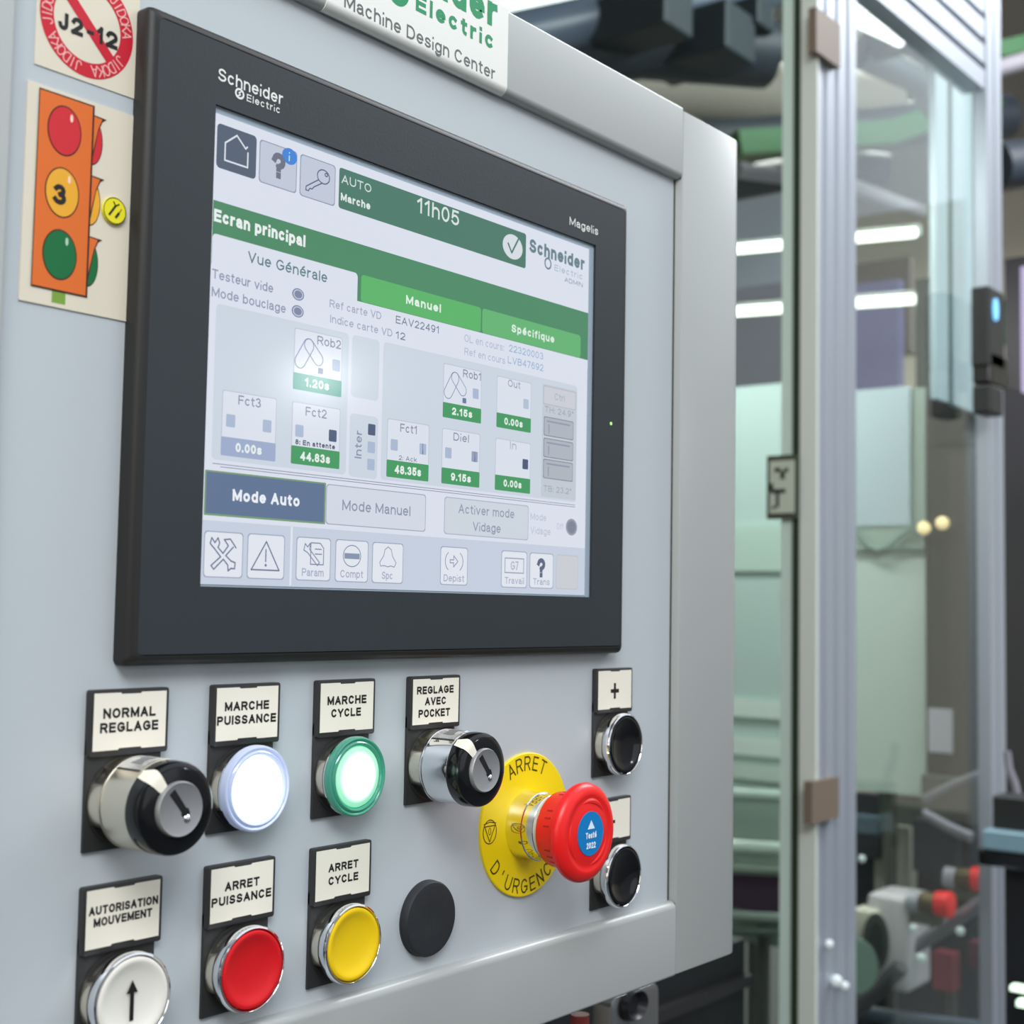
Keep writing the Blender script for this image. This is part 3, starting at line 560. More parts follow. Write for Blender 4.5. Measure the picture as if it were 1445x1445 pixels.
def key_switch(c, r, label, lines):
    t = thing('key_switch', label, 'key switch', hole(c, r), 'key switches of the panel')
    holder(t, lines)
    bm = B(); lobed(bm, 1.0, 7.3); obj('collar', bm, SATIN, t)
    bm = B(); lathe(bm, [(12.8, 7.0), (14.3, 7.3), (14.7, 7.9), (14.7, 8.5), (14.35, 8.7), (14.35, 20.6), (14.65, 20.9), (14.65, 21.6), (14.0, 21.9)], 96); bd = obj('barrel', bm, CHROME if c else SATIN, t)
    # flat rating plate on top of the barrel
    def shell(b, a0, a1, d0, d1, r0, r1, n=14):
        rows = []
        for i in range(n + 1):
            a = math.radians(a0 + (a1 - a0) * i / n); c_, s_ = math.cos(a), math.sin(a)
            rows.append([b.verts.new((r_ * c_, -d_, r_ * s_)) for r_, d_ in ((r0, d0), (r1, d0), (r1, d1), (r0, d1))])
        for p, q in zip(rows, rows[1:]):
            for k in range(3): b.faces.new((p[k], p[k + 1], q[k + 1], q[k]))
        b.faces.new(rows[0]); b.faces.new(rows[-1][::-1])
    bm = B(); shell(bm, 72, 126, 9.2, 20.4, 14.2, 14.75); rp = obj('rating_plate', bm, mat('rating_plate', (214, 216, 220), rough=.22, metal=.85), t)
    bm = B()
    for a0, a1, d0, d1 in ((92, 100, 12, 18), (101, 110, 13, 17.5), (111, 116, 12.5, 18)): shell(bm, a0, a1, d0, d1, 14.7, 14.79, 4)
    obj('rating_marks', bm, mat('marks_grey', (110, 110, 112), rough=.5), rp)
    bm = B(); shell(bm, 70.5, 72, 8.9, 20.6, 14.2, 14.6, 2); shell(bm, 126, 127.6, 8.9, 20.6, 14.2, 14.6, 2); obj('plate_groove', bm, SEAL, rp)
    bm = B(); shell(bm, 66, 128, 1.2, 7.0, 11.6, 14.0); obj('collar_top', bm, SATIN, t)
    bm = B(); lathe(bm, [(13.9, 21.2), (14.5, 21.5), (14.6, 22.4), (14.45, 26.6), (14.1, 27.5), (13.2, 28.1), (11.6, 28.4), (8.9, 28.5), (8.7, 27.6)], 96); obj('black_ring', bm, BLKG, t)
    bm = B(); a = math.radians(132); ux, uz = math.cos(a), math.sin(a); nx, nz = -uz, ux
    v = []
    for rr, d, w in ((8.6, 28.7, 1.6), (11.7, 28.65, 2.1), (13.3, 28.3, 2.4), (14.3, 27.6, 2.5), (14.62, 26.6, 2.5), (14.8, 22.3, 1.5)):
        v.append([bm.verts.new((ux * rr + nx * w, -d, uz * rr + nz * w)), bm.verts.new((ux * rr, -d - .1, uz * rr)), bm.verts.new((ux * rr - nx * w, -d, uz * rr - nz * w))])
    for p, q in zip(v, v[1:]):
        for k in (0, 1): bm.faces.new((p[k], p[k + 1], q[k + 1], q[k]))
    obj('pointer', bm, IVORY, t)
    bm = B(); lathe(bm, [(8.6, 27.0), (8.6, 29.4), (8.2, 30.0), (7.8, 29.9), (7.5, 29.75), (0, 29.75)], 72); dk = obj('lock_disc', bm, mat('lock_disc', (158, 158, 160), rough=0.4, metal=0.5), t)
    a = math.radians(-52); ux, uz = math.cos(a), math.sin(a); nx, nz = -uz, ux
    bm = B(); pts = [(-6.6, -1.25), (1.0, -1.1), (1.5, -1.7), (3.2, -1.3), (3.8, 0), (3.2, 1.3), (1.5, 1.7), (1.0, 1.1), (-6.6, 1.25)]
    flat(bm, [(ux * p - nx * q + .6, uz * p - nz * q + .4) for p, q in pts], -29.8); obj('key_slot', bm, mat('slot_dark', (14, 13, 14), rough=.6), dk, smooth=False)
    bm = B(); lathe(bm, [(1.3, 29.82), (0.8, 30.3), (0, 30.5)], 20, 2.6, -3.2); obj('slot_pin', bm, CHROME, dk)
    return t
key_switch(0, 0, 'large key switch below the normal reglage legend', [('NORMAL', 3.4, 23.5, -7.9, -5.0), ('REGLAGE', 2.4, 24.7, -12.4, -9.5)])
key_switch(3, 0, 'key switch below the reglage avec pocket legend, beside the yellow disc', [('REGLAGE', 2.2, 24.4, -5.9, -3.1), ('AVEC', 7.1, 19.9, -10.4, -7.6), ('POCKET', 3.4, 22.4, -15.2, -12.3)])

# emergency stop
es = thing('emergency_stop', 'red mushroom emergency stop on a round yellow plate', 'emergency stop', (223.6, 0, -65.3))
bm = B(); lathe(bm, [(0, 1.4), (30.6, 1.4), (31.0, 1.1), (31.0, 0)], 120); yd = obj('yellow_plate', bm, mat('yellow_legend', (246, 214, 0), rough=0.4), es)
bm = B(); arc_text(bm, 'ARRET', 0, 0, 23.6, 5.6, 90, -1.46, 12.6, True, 0.0, .85); obj('printed_text', bm, prt((70, 62, 10)), yd, smooth=False, fix=False)
bm = B(); arc_text(bm, "D'URGENCE", 0, 0, 29.2, 5.6, 268, -1.46, 12.6, False, 0.0, .85); obj('printed_text', bm, prt((70, 62, 10)), yd, smooth=False, fix=False)
for sx in (-1, 1):
    bm = B(); cx = 25.2 * sx; ring(bm, cx, -0.4, 4.6, 5.2, .45, -1.46)
    stroke(bm, [(cx - 3.4, 2.0), (cx + 3.4, 2.0), (cx, -4.6)], .45, -1.46, True); stroke(bm, [(cx - 4.0, 3.0), (cx, 3.7), (cx + 4.0, 3.0)], .4, -1.46); ring(bm, cx, -.2, .9, 1.6, .35, -1.46)
    obj('printed_symbol', bm, prt((70, 62, 10)), yd, smooth=False, fix=False)
bm = B(); lathe(bm, [(14.8, 1.2), (14.9, 1.8), (14.5, 3.6), (14.3, 8.4), (14.7, 8.8), (14.7, 9.5), (14.2, 9.8), (14.0, 15.2), (13.6, 15.6)], 96); obj('chrome_collar', bm, mat('collar_chrome', (236, 236, 226), rough=.05, metal=1.0), es)
bm = B(); lathe(bm, [(13.7, 15.2), (13.7, 18.4), (13.0, 18.6)], 64); obj('grey_sleeve', bm, mat('sleeve', (206, 202, 190), rough=.5), es)
bm = B(); lathe(bm, [(13.2, 17.6), (14.7, 17.7), (15.6, 18.4), (16.0, 19.6), (16.5, 26.2), (17.0, 27.8), (19.4, 29.2), (20.6, 30.2), (20.9, 31.6), (20.4, 33.2), (18.8, 34.5), (16.6, 35.2), (15.6, 35.1), (14.6, 34.7), (13.4, 34.8), (11.2, 35.2), (9.6, 35.5), (0, 35.6)], 110)
hd = obj('mushroom_head', bm, REDM, es)
bm = B()
for i in range(30):
    a = 2 * PI * i / 30
    if i % 5 in (0, 1): continue
    c_, s_ = math.cos(a), math.sin(a)
    for rr, d0, d1 in ((16.2, 22.6, 25.6),):
        p = [(rr + .12) * c_ - .35 * s_, (rr + .12) * s_ + .35 * c_, (rr + .12) * c_ + .35 * s_, (rr + .12) * s_ - .35 * c_]
        q = [(rr - .4) * c_ - .35 * s_, (rr - .4) * s_ + .35 * c_, (rr - .4) * c_ + .35 * s_, (rr - .4) * s_ - .35 * c_]
        A = [bm.verts.new((p[0], -d0, p[1])), bm.verts.new((p[2], -d0, p[3])), bm.verts.new((p[2] * 1.02, -d1, p[3] * 1.02)), bm.verts.new((p[0] * 1.02, -d1, p[1] * 1.02))]
        Bq = [bm.verts.new((q[0], -d0, q[1])), bm.verts.new((q[2], -d0, q[3])), bm.verts.new((q[2], -d1, q[3])), bm.verts.new((q[0], -d1, q[1]))]
        bm.faces.new(A)
        for k in range(4): bm.faces.new((A[k], A[(k + 1) % 4], Bq[(k + 1) % 4], Bq[k]))
obj('grip_ribs', bm, mat('red_rib', (176, 18, 22), rough=.45), hd)['kind'] = 'stuff'
def ridge(a0, a1):
    b = B(); R1 = 13.2; rows = []
    for i in range(15):
        a = math.radians(a0 + (a1 - a0) * i / 14); w = 1.0 * math.sin(PI * (i + .4) / 14.8) + .05
        rows.append([b.verts.new(((R1 + k * w) * math.cos(a), -34.75 - hgt * w, (R1 + k * w) * math.sin(a))) for k, hgt in ((-1.4, 0), (-.5, .65), (.5, .65), (1.4, 0))])
    for p, q in zip(rows, rows[1:]):
        for k in range(3): b.faces.new((p[k], p[k + 1], q[k + 1], q[k]))
    return b
for a0 in (35, 155, 275): obj('turn_arrow_ridge', ridge(a0, a0 + 75), REDM, hd)
bm = B(); lathe(bm, [(9.2, 35.5), (9.2, 35.85), (0, 35.95)], 64); st_ = obj('blue_sticker', bm, mat('blue_sticker', (0, 122, 190), rough=.4), es)
bm = B(); y = -36.05; flat(bm, [(-2.6, 1.9), (2.6, 1.9), (0, 5.6)], y); add_text(bm, 'Testé', -3.9, 3.9, -2.0, .6, y, .05); add_text(bm, '2022', -3.3, 3.3, -6.2, -3.6, y, .05)
obj('printed_text', bm, prt((226, 238, 246)), st_, smooth=False, fix=False)

# blanking plug
pg = thing('blanking_plug', 'black round rubber plug closing a spare hole between the yellow button and the emergency stop', 'plug', (160.2, 0, -95.4))
bm = B(); lathe(bm, [(0, 2.9), (4, 3.0), (13.0, 3.9), (14.2, 3.7), (14.8, 2.8), (14.9, 0)], 96); obj('cap', bm, mat('rubber', (36, 38, 42), rough=.62, bump=.3), pg)
bm = B(); lathe(bm, [(15.0, 0), (15.0, .7), (14.6, .8)], 96); obj('flange', bm, BLK, pg)

# ================================================================== STICKERS
SX = 1
s1 = thing('warning_sticker', 'cream sticker with a red prohibition circle reading J2-12', 'sticker', (-10, -.1, 213))
so = (10, .1, -213)
CREAM = mat('cream_vinyl', (222, 212, 192), rough=.35)
bm = B(); box(bm, -28.3, 9.4, -.35, 0, 194.1, 232.5); obj('sheet', bm, CREAM, s1, so, smooth=False)
REDI = prt((200, 26, 46)); cx, cz = -10.1, 212.8
bm = B(); ring(bm, cx, cz, 17.2, 17.2, 4.9, -.42, 90); obj('red_ring', bm, REDI, s1, so, smooth=False)
bm = B(); k = .7071; stroke(bm, [(cx - 12.0 * k, cz + 12.0 * k), (cx + 12.0 * k, cz - 12.0 * k)], 3.7, -.45); obj('red_bar', bm, REDI, s1, so, smooth=False)
bm = B()
for i, s_ in enumerate([('J', -20.7, -17.3), ('2', -16.0, -11.6), ('-', -10.4, -7.9), ('1', -6.6, -4.3), ('2', -3.2, 1.5)]):
    add_text(bm, s_[0], s_[1], s_[2], 208.0, 213.6, -.48, .015)
obj('printed_text', bm, INK, s1, so, smooth=False, fix=False)
bm = B()
for am, stp in ((172, 9.6), (262, 9.6), (298, 9.6), (28, 9.6)):
    if am in (262, 298): am = {262: 236, 298: 305}[am]
    arc_text(bm, 'JIDOKA', cx, cz, 13.1, 3.3, am, -.5, 9.2, True, 0, .8)
obj('printed_text', bm, prt((240, 176, 172)), s1, so, smooth=False, fix=False)

s2 = thing('traffic_light_sticker', 'cream sticker printed with an orange traffic light numbered 3', 'sticker', (-11, -.1, 154))
so = (11, .1, -154)
bm = B(); box(bm, -30.3, 8.3, -.5, 0, 119.9, 188.3); obj('sheet', bm, CREAM, s2, so, smooth=False)
ORG = prt((222, 108, 40)); OUT = prt((60, 30, 20)); LR = prt((206, 38, 48)); LY_ = prt((234, 168, 44)); LG = prt((10, 106, 56))
def fl(name, pts, m, lay): b = B(); flat(b, pts, -.5 - .05 * lay); return obj(name, b, m, s2, so, smooth=False)
fl('light_pole', [(-19.2, 121.2), (-14.4, 121.2), (-14.4, 126), (-19.2, 126)], prt((122, 160, 60)), 1)
for zc, m_ in ((175.9, LR), (156.2, LY_), (136.5, LG)):
    fl('side_lens', ell(-6.9, zc - 0.5, 3.9, 7.6, 28), OUT, 1); fl('side_lens', ell(-6.9, zc - .5, 3.6, 7.2, 28), m_, 2)
    fl('visor', [(-7.0, zc + 8.3), (-1.9, zc + 8.0), (-3.4, zc + 6.9), (-4.8, zc + 3.6), (-6.6, zc - 6)], OUT, 3); fl('visor', [(-7.0, zc + 7.9), (-3.6, zc + 7.6), (-5.0, zc + 4.0), (-6.7, zc - 4)], ORG, 4)
fl('light_body', [(-26.7, 124.9), (-6.7, 124.9), (-6.6, 187.1), (-26.5, 187.1)], OUT, 5)
fl('light_body', [(-26.4, 125.4), (-7.4, 125.4), (-7.3, 186.6), (-26.2, 186.6)], ORG, 6)
for zc, m_ in ((175.9, LR), (156.2, LY_), (136.5, LG)):
    fl('lens', ell(-17.2, zc, 6.1, 8.0), OUT, 7); fl('lens', ell(-17.2, zc, 5.7, 7.55), m_, 8)
    fl('lens_glint', ell(-14.9, zc + 4.6, .55, 1.3, 14), prt((246, 208, 186)) if zc > 150 else prt((170, 206, 180)), 9)
bm = B(); add_text(bm, '3', -20.4, -15.7, 152.2, 158.6, -1.0, .02); obj('printed_text', bm, INK, s2, so, smooth=False, fix=False)
bg = thing('round_badge', 'small round yellow badge with black tool marks stuck on the traffic light sticker', 'badge', (1.8, -.6, 154.8))
bm = B(); lathe(bm, [(0, .9), (4.2, .9), (4.5, .6), (4.5, 0)], 48); bo = obj('disc', bm, mat('badge_yellow', (236, 222, 20), rough=.35), bg)
bm = B(); ring(bm, 0, 0, 4.35, 4.35, .3, -.95, 40); stroke(bm, [(-2.0, -1.6), (0.2, 1.6)], .75, -.95); stroke(bm, [(.2, 1.6), (-.5, 2.8)], .5, -.95); stroke(bm, [(.2, 1.6), (1.5, 2.4)], .5, -.95); stroke(bm, [(.5, -2.0), (1.5, -.6)], .85, -.95); stroke(bm, [(1.5, -.6), (2.5, 1.0)], .3, -.95)
obj('printed_marks', bm, INK, bo, smooth=False, fix=False)

# ================================================================== BACKGROUND
FWD = ROT @ Vector((0, 1, 0))
def ray(px, py): return ROT @ Vector(((px - 722.5) / FPX, 1.0, -(py - 722.5) / FPX))
def onx(px, py, X): d = ray(px, py); t = (X - CAM.x) / d.x; return CAM + d * t
def ony(px, py, Y): d = ray(px, py); t = (Y - CAM.y) / d.y; return CAM + d * t
def onz(px, py, Z): d = ray(px, py); t = (Z - CAM.z) / d.z; return CAM + d * t
def slabx(bm, X, px0, px1, py0, py1, th=20):
    """upright slab whose face lies in the plane x = X; measured corners give its width and height"""
    a = onx(px0, (py0 + py1) / 2, X); b = onx(px1, (py0 + py1) / 2, X); pm = (px0 + px1) / 2
    z1 = onx(pm, py0, X).z; z0 = onx(pm, py1, X).z
    box(bm, X, X + th, min(a.y, b.y), max(a.y, b.y), z0, z1)
def slaby(bm, Y, px0, px1, py0, py1, th=20):
    a = ony(px0, (py0 + py1) / 2, Y); b = ony(px1, (py0 + py1) / 2, Y); pm = (px0 + px1) / 2
    z1 = ony(pm, py0, Y).z; z0 = ony(pm, py1, Y).z
    box(bm, min(a.x, b.x), max(a.x, b.x), Y, Y + th, z0, z1)
def O(name, bm, m, parent=None, smooth=False): return obj(name, bm, m, parent, smooth=smooth)
def struct(name, bm, m): o = obj(name, bm, m, smooth=False); o['kind'] = 'structure'; return o
def T(name, label, cat, loc, group=None): return thing(name, label, cat, loc, group)
def child(name, bm, m, t, smooth=False):
    o = obj(name, bm, m, smooth=smooth); mw = o.location.copy(); o.parent = t; o.location = mw - t.location; return o
def tube(bm, pts, r, n=12):
    pts = [Vector(p) for p in pts]; rows = []
    for i, p in enumerate(pts):
        d = (pts[min(i + 1, len(pts) - 1)] - pts[max(i - 1, 0)]).normalized()
        u = d.orthogonal().normalized(); w = d.cross(u)
        if rows:
            u = (pu - d * pu.dot(d)).normalized(); w = d.cross(u)
        pu = u; rows.append([bm.verts.new(p + (u * math.cos(2 * PI * k / n) + w * math.sin(2 * PI * k / n)) * r) for k in range(n)])
    for a, b in zip(rows, rows[1:]):
        for k in range(n): bm.faces.new((a[k], a[(k + 1) % n], b[(k + 1) % n], b[k]))
    bm.faces.new(rows[0][::-1]); bm.faces.new(rows[-1])

M = lambda n, c, r=.6, **k: mat(n, c, rough=r, **k)
CEILZ = 2900
bm = B(); box(bm, -3200, 9000, -5200, 7000, -H * 1000 - 60, -H * 1000); struct('floor', bm, M('floor_grey', (70, 74, 76), .4, noise=.1, nscale=3))
bm = B(); box(bm, -3200, 9000, -200, 7000, CEILZ, CEILZ + 60); struct('ceiling', bm, M('ceiling_grey', (150, 146, 140), .8, noise=.15, nscale=.8))
bm = B(); box(bm, 9000, 9100, -5200, 7000, -1300, CEILZ); struct('wall_right', bm, M('wall_beige', (226, 219, 202), .8, noise=.05, nscale=1))
bm = B(); box(bm, -3200, 9000, 7000, 7100, -1300, CEILZ); struct('wall_back', bm, M('wall_grey', (168, 172, 176), .8, noise=.05, nscale=1))

bm = B(); box(bm, -3300, -3200, -5200, 7000, -1300, CEILZ); struct('wall_left', bm, M('wall_cream', (214, 204, 184), .8, noise=.05, nscale=1))
bm = B(); box(bm, -3200, 9000, -5300, -5200, -1300, CEILZ); struct('wall_front', bm, M('wall_white', (190, 194, 198), .8, noise=.05, nscale=1))

# green stripe on the far wall and duct work
bm = B(); box(bm, 8950, 9000, -2000, 6900, 1850, 2150); struct('trim_1', bm, M('green_stripe', (44, 122, 60), .6))
DUCT = M('duct_metal', (120, 128, 138), .4, metal=.6); DARKD = M('dark_duct', (54, 62, 72), .5); BEIGE = M('beige_duct', (150, 142, 132), .6)
def duct(label, pts, r, m, g='ducts and pipes under the ceiling'):
    bm = B(); tube(bm, pts, r, 20); o = O('ceiling_duct', bm, m, smooth=True); tag(o, label, 'duct', g)
    b = Vector(pts[0]); return o
def P3(px, py, dist): d = ray(px, py).normalized(); return CAM + d * dist
duct('dark round duct crossing under the bright ceiling lamp', [P3(700, 60, 4200), P3(930, 10, 4500), P3(1090, -20, 4900)], 75, M('blue_pipe', (92, 102, 120), .35))
duct('dark thick duct hanging above the cabinet corner', [P3(790, 85, 4400), P3(900, 60, 4500), P3(1080, 75, 4700)], 110, DARKD)
duct('beige duct running level behind the cabinet corner', [P3(820, 130, 5400), P3(960, 125, 5600), P3(1250, 150, 6200)], 130, BEIGE)
duct('grey duct seen through the left glass pane', [P3(960, 200, 5600), P3(1100, 190, 5800), P3(1420, 165, 6500)], 95, DARKD)
duct('pale diagonal cable tray seen through the machine glass', [P3(1210, 75, 4600), P3(1290, 110, 5000), P3(1330, 165, 5400)], 45, DUCT)
duct('thin pale pipe below the green stripe', [P3(1040, 240, 5500), P3(1200, 262, 5900), P3(1300, 300, 6200)], 30, M('pale_pipe', (176, 172, 182), .5))
duct('black duct below the green stripe', [P3(1000, 268, 6000), P3(1180, 232, 6200), P3(1250, 240, 6300)], 70, DARKD)
for lab, pts, r_ in (('green painted beam crossing behind the glazed guard', [P3(1036, 205, 5200), P3(1250, 190, 5600), P3(1400, 138, 6000)], 62), ('short green beam at the upper right edge', [P3(1405, 72, 5600), P3(1500, 48, 5800)], 40)):
    bm = B(); tube(bm, pts, r_, 4); tag(O('green_beam', bm, M('beam_green', (40, 108, 54), .5)), lab, 'beam')
for x_, y_, d_, sx_, lab in ((905, 28, 4300, 130, 'leftmost dark box hung among the ducts'), (985, 62, 4500, 150, 'largest dark box hung among the ducts'), (1045, 30, 4600, 90, 'dark box hung beside the left glass pane'), (1262, 55, 4500, 80, 'dark box hung under the ceiling behind the guard glass')):
    c = P3(x_, y_, d_); bm = B(); box(bm, c.x - sx_ * .6, c.x + sx_ * .6, c.y - sx_, c.y + sx_, c.z - sx_ * .5, c.z + sx_ * .5); bevel(bm, 8, 2); tag(O('junction_box', bm, M('box_dark', (44, 54, 62), .5)), lab, 'box', 'dark boxes hung under the ceiling')
duct('dark duct at the right edge, level with the top rail', [P3(1405, 235, 5000), P3(1500, 225, 5200)], 80, DARKD)
duct('thin pale pipe at the upper right edge below the green beam', [P3(1405, 98, 5300), P3(1500, 70, 5400)], 30, M('pale_pipe', (176, 172, 182), .5))
def ceil_lamp(label, x0, x1, y0, y1, z, k):
    t = T('ceiling_luminaire', label, 'ceiling light', ((x0 + x1) / 2, (y0 + y1) / 2, z), 'ceiling luminaires')
    bm = B(); box(bm, x0 - 40, x1 + 40, y0 - 40, y1 + 40, z, z + 60); child('housing', bm, M('lamp_housing', (210, 210, 210)), t)
    bm = B(); box(bm, x0, x1, y0, y1, z - 12, z - 1); child('diffuser', bm, mat('diffuser', (240, 244, 250), emit=k), t)
ceil_lamp('bright white ceiling luminaire above the corner of the cabinet', 3600, 4750, 2900, 4100, CEILZ - 90, 2.2)
ceil_lamp('white ceiling luminaire further back above the glazed machine', 5600, 7600, 3900, 4300, CEILZ - 90, 1.6)

# ---- glazed machine guard: two posts, rail, panes
mg = T('machine_guard', 'glazed aluminium machine guard with grooved posts behind the cabinet', 'machine guard', (1500, 480, -1300))
GY = 470
def aluprofile_v(px0, px1, Y, z0, z1, grooves, dp=45):
    a = ony(px0, 722, Y).x; b_ = ony(px1, 722, Y).x; w = b_ - a; pts = [(a, Y + dp), (a, Y)]
    for g in grooves:
        c = a + w * g; pts += [(c - w * .045, Y), (c - w * .03, Y + 7), (c + w * .03, Y + 7), (c + w * .045, Y)]
    pts += [(b_, Y), (b_, Y + dp)]
    bm = B(); zprism(bm, pts, z0, z1); return bm, a, b_
bm, a1, b1 = aluprofile_v(1150, 1208, GY, -1290, 1500, (.22, .5, .78)); child('aluminium_post', bm, ALU, mg)
bm, a2, b2 = aluprofile_v(1396, 1417, GY, -1290, 1500, (.5,), 22); child('aluminium_post', bm, ALU, mg)
zr = ony(1394, 128, GY).z
for k in range(4):
    bm = B(); box(bm, b1, a2, GY + 2, GY + 42, zr + k * 46, zr + k * 46 + 34); child('top_rail', bm, ALU, mg)
bm = B(); box(bm, b1, a2, GY + 14, GY + 42, zr + 2, zr + 190); child('rail_core', bm, M('rail_core', (130, 136, 146), .5), mg)
bm = B(); box(bm, b1 - 2, a2 + 2, GY + 18, GY + 22, -1200, zr + 4); child('glass_pane', bm, GLASS, mg)
bm = B(); box(bm, b1, a2, GY + 4, GY + 40, -1290, ony(1300, 1560, GY).z); child('bottom_rail', bm, ALU, mg)
# return pane going back
XP = a1 - 4
def zstrip(px0, px1, m, X, nm, th=6):
    y0 = onx(px0, 722, X).y; y1 = onx(px1, 722, X).y
    bm = B(); box(bm, X, X + th, min(y0, y1), max(y0, y1), -1290, 1500); return child(nm, bm, m, mg)
MINT = mat('mint_edge', (214, 234, 224), rough=.3)
zstrip(1102, 1119, MINT, XP, 'door_edge'); zstrip(1118, 1127, mat('gasket_green', (44, 58, 38), rough=.6), XP - 3, 'door_gasket'); zstrip(1126, 1152, mat('pale_edge', (226, 232, 222), rough=.3), XP, 'door_edge')
y0 = onx(1104, 722, XP).y
bm = B(); box(bm, XP + 1, XP + 5, y0, y0 + 900, -1250, 1480); child('glass_pane', bm, GLASS, mg)
def xz(px0, px1, py0, py1, Y, th, m, nm, par): bm = B(); slaby(bm, Y, px0, px1, py0, py1, th); return child(nm, bm, m, par)
xz(1152, 1186, 22, 84, GY - 12, 12, M('hinge_brown', (128, 112, 98), .5), 'hinge', mg)
xz(1146, 1184, 1100, 1158, GY - 12, 12, M('hinge_brown', (128, 112, 98), .5), 'hinge', mg)
sg = T('door_tag', 'small cream tag with a dark border stuck across the machine door edge', 'tag', onx(1103, 688, XP - 8))
bm = B(); slabx(bm, XP - 9, 1082, 1127, 642, 732, 3); child('border', bm, M('tag_dark', (78, 84, 70), .5), sg)
bm = B(); slabx(bm, XP - 12, 1086, 1120, 650, 724, 3); child('plate', bm, M('tag_cream', (200, 208, 190), .5), sg)
for i, (p0, p1, q0, q1) in enumerate(((1088, 1108, 690, 696), (1095, 1099, 694, 716), (1086, 1091, 682, 694), (1093, 1101, 660, 666), (1101, 1107, 664, 676), (1107, 1112, 660, 666), (1089, 1094, 714, 718))):
    bm = B(); slabx(bm, XP - 13, p0, p1, q0, q1, 1); child('printed_mark', bm, M('tag_ink', (56, 62, 50), .6), sg)

# ---- things inside and behind the guard
def item(name, label, cat, parts, group=None, stand=None):
    """parts: (part name, plane, value, px0, px1, py0, py1, thickness, material)"""
    p0 = parts[0]; c = (onx if p0[1] == 'x' else ony)((p0[3] + p0[4]) / 2, p0[6], p0[2]); t = T(name, label, cat, c, group)
    for nm, ax, v, x0, x1, y0, y1, th, m in parts:
        bm = B(); (slabx if ax == 'x' else slaby)(bm, v, x0, x1, y0, y1, th); child(nm, bm, m, t)
    if stand:
        c = onx((p0[3] + p0[4]) / 2, p0[6], p0[2]); bm = B(); box(bm, c.x + p0[7] - 4, c.x + p0[7] + 14, c.y - 9, c.y + 9, -1299, c.z + 30); child('stand', bm, M('stand_grey', (96, 96, 92), .5), t)
    return t
MNT = M('mint_panel', (206, 220, 210), .5); MNT2 = M('mint_panel_dull', (160, 178, 166), .5); PBL = M('pale_blue_panel', (188, 204, 212), .4)
bp = item('backing_panel', 'pale mint machine panel behind the glass, right of the grooved post', 'panel', [('sheet', 'x', 2500, 1196, 1306, 560, 1118, 20, MNT), ('upper_strip', 'x', 2490, 1278, 1306, 548, 740, 8, MNT2), ('window', 'x', 2480, 1196, 1284, 548, 742, 8, PBL), ('lower_band', 'x', 2484, 1196, 1304, 742, 775, 8, MNT2)], stand=True)
item('backing_panel', 'mint machine panel seen in the narrow pane right of the cabinet', 'panel', [('sheet', 'x', 2500, 1000, 1112, 545, 1175, 20, M('mint_panel_deep', (188, 208, 204), .45)), ('band', 'x', 2490, 1000, 1112, 742, 806, 8, M('band_pale', (190, 212, 202), .5)), ('band', 'x', 2490, 1000, 1112, 988, 1012, 8, M('band_white', (226, 236, 230), .4)), ('band', 'x', 2490, 1000, 1112, 1042, 1066, 8, M('band_white', (226, 236, 230), .4)), ('band', 'x', 2490, 1000, 1112, 1078, 1100, 8, MNT)], stand=True)
item('status_screen', 'purple blue display with a brown top edge behind the glass', 'screen', [('panel', 'x', 3600, 1198, 1268, 398, 548, 40, mat('purple_screen', (60, 60, 90), rough=.4, emit=.55, erg=(120, 118, 164))), ('frame', 'x', 3640, 1198, 1284, 368, 500, 40, M('brown_frame', (104, 92, 92), .6))], stand=True)
item('wall_cabinet', 'pale lilac cabinet seen in the narrow pane right of the control cabinet', 'cabinet', [('door', 'x', 4200, 1010, 1118, 405, 560, 60, M('lilac_door', (160, 158, 172), .6)), ('upper_door', 'x', 4210, 1000, 1118, 280, 405, 60, M('pale_door', (186, 192, 206), .5))])
item('cable_grid', 'dark cable grid standing left of the pale strips behind the glass', 'grid', [('grid', 'x', 3000, 1292, 1326, 392, 548, 40, M('grid_dark', (62, 72, 72), .7, noise=.3, nscale=18))], stand=True)
LEDM = mat('led_tube', (255, 255, 245), emit=2.6)
for lab, q in (('upper white tube light seen through the machine glass', ((1035, 352), (1292, 328))), ('lower white tube light seen through the machine glass', ((1035, 440), (1292, 422)))):
    (xa, ya), (xb, yb) = q; pa = onx(xa, ya, 3000); pb = onx(xb, yb, 3000); t = T('tube_light', lab, 'tube light', (pa + pb) / 2, 'tube lights in the machine')
    bm = B(); tube(bm, [pa + Vector((25, 0, 12)), pb + Vector((25, 0, 12))], 16, 8); child('housing', bm, M('tube_housing', (190, 200, 196), .5), t)
    m_ = (pa + pb) / 2; bm = B(); box(bm, m_.x + 36, m_.x + 46, m_.y - 6, m_.y + 6, m_.z - 10, CEILZ if lab[0] == 'u' else m_.z + 75); child('hanger', bm, M('stand_grey', (96, 96, 92), .5), t)
    n = 26
    for i in range(n):
        u = (i + .5) / n; c = pa.lerp(pb, u); h = (pb - pa) * .47 / n; bm = B(); tube(bm, [c - h, c + h], 13, 8); child('led_segment', bm, LEDM, t)
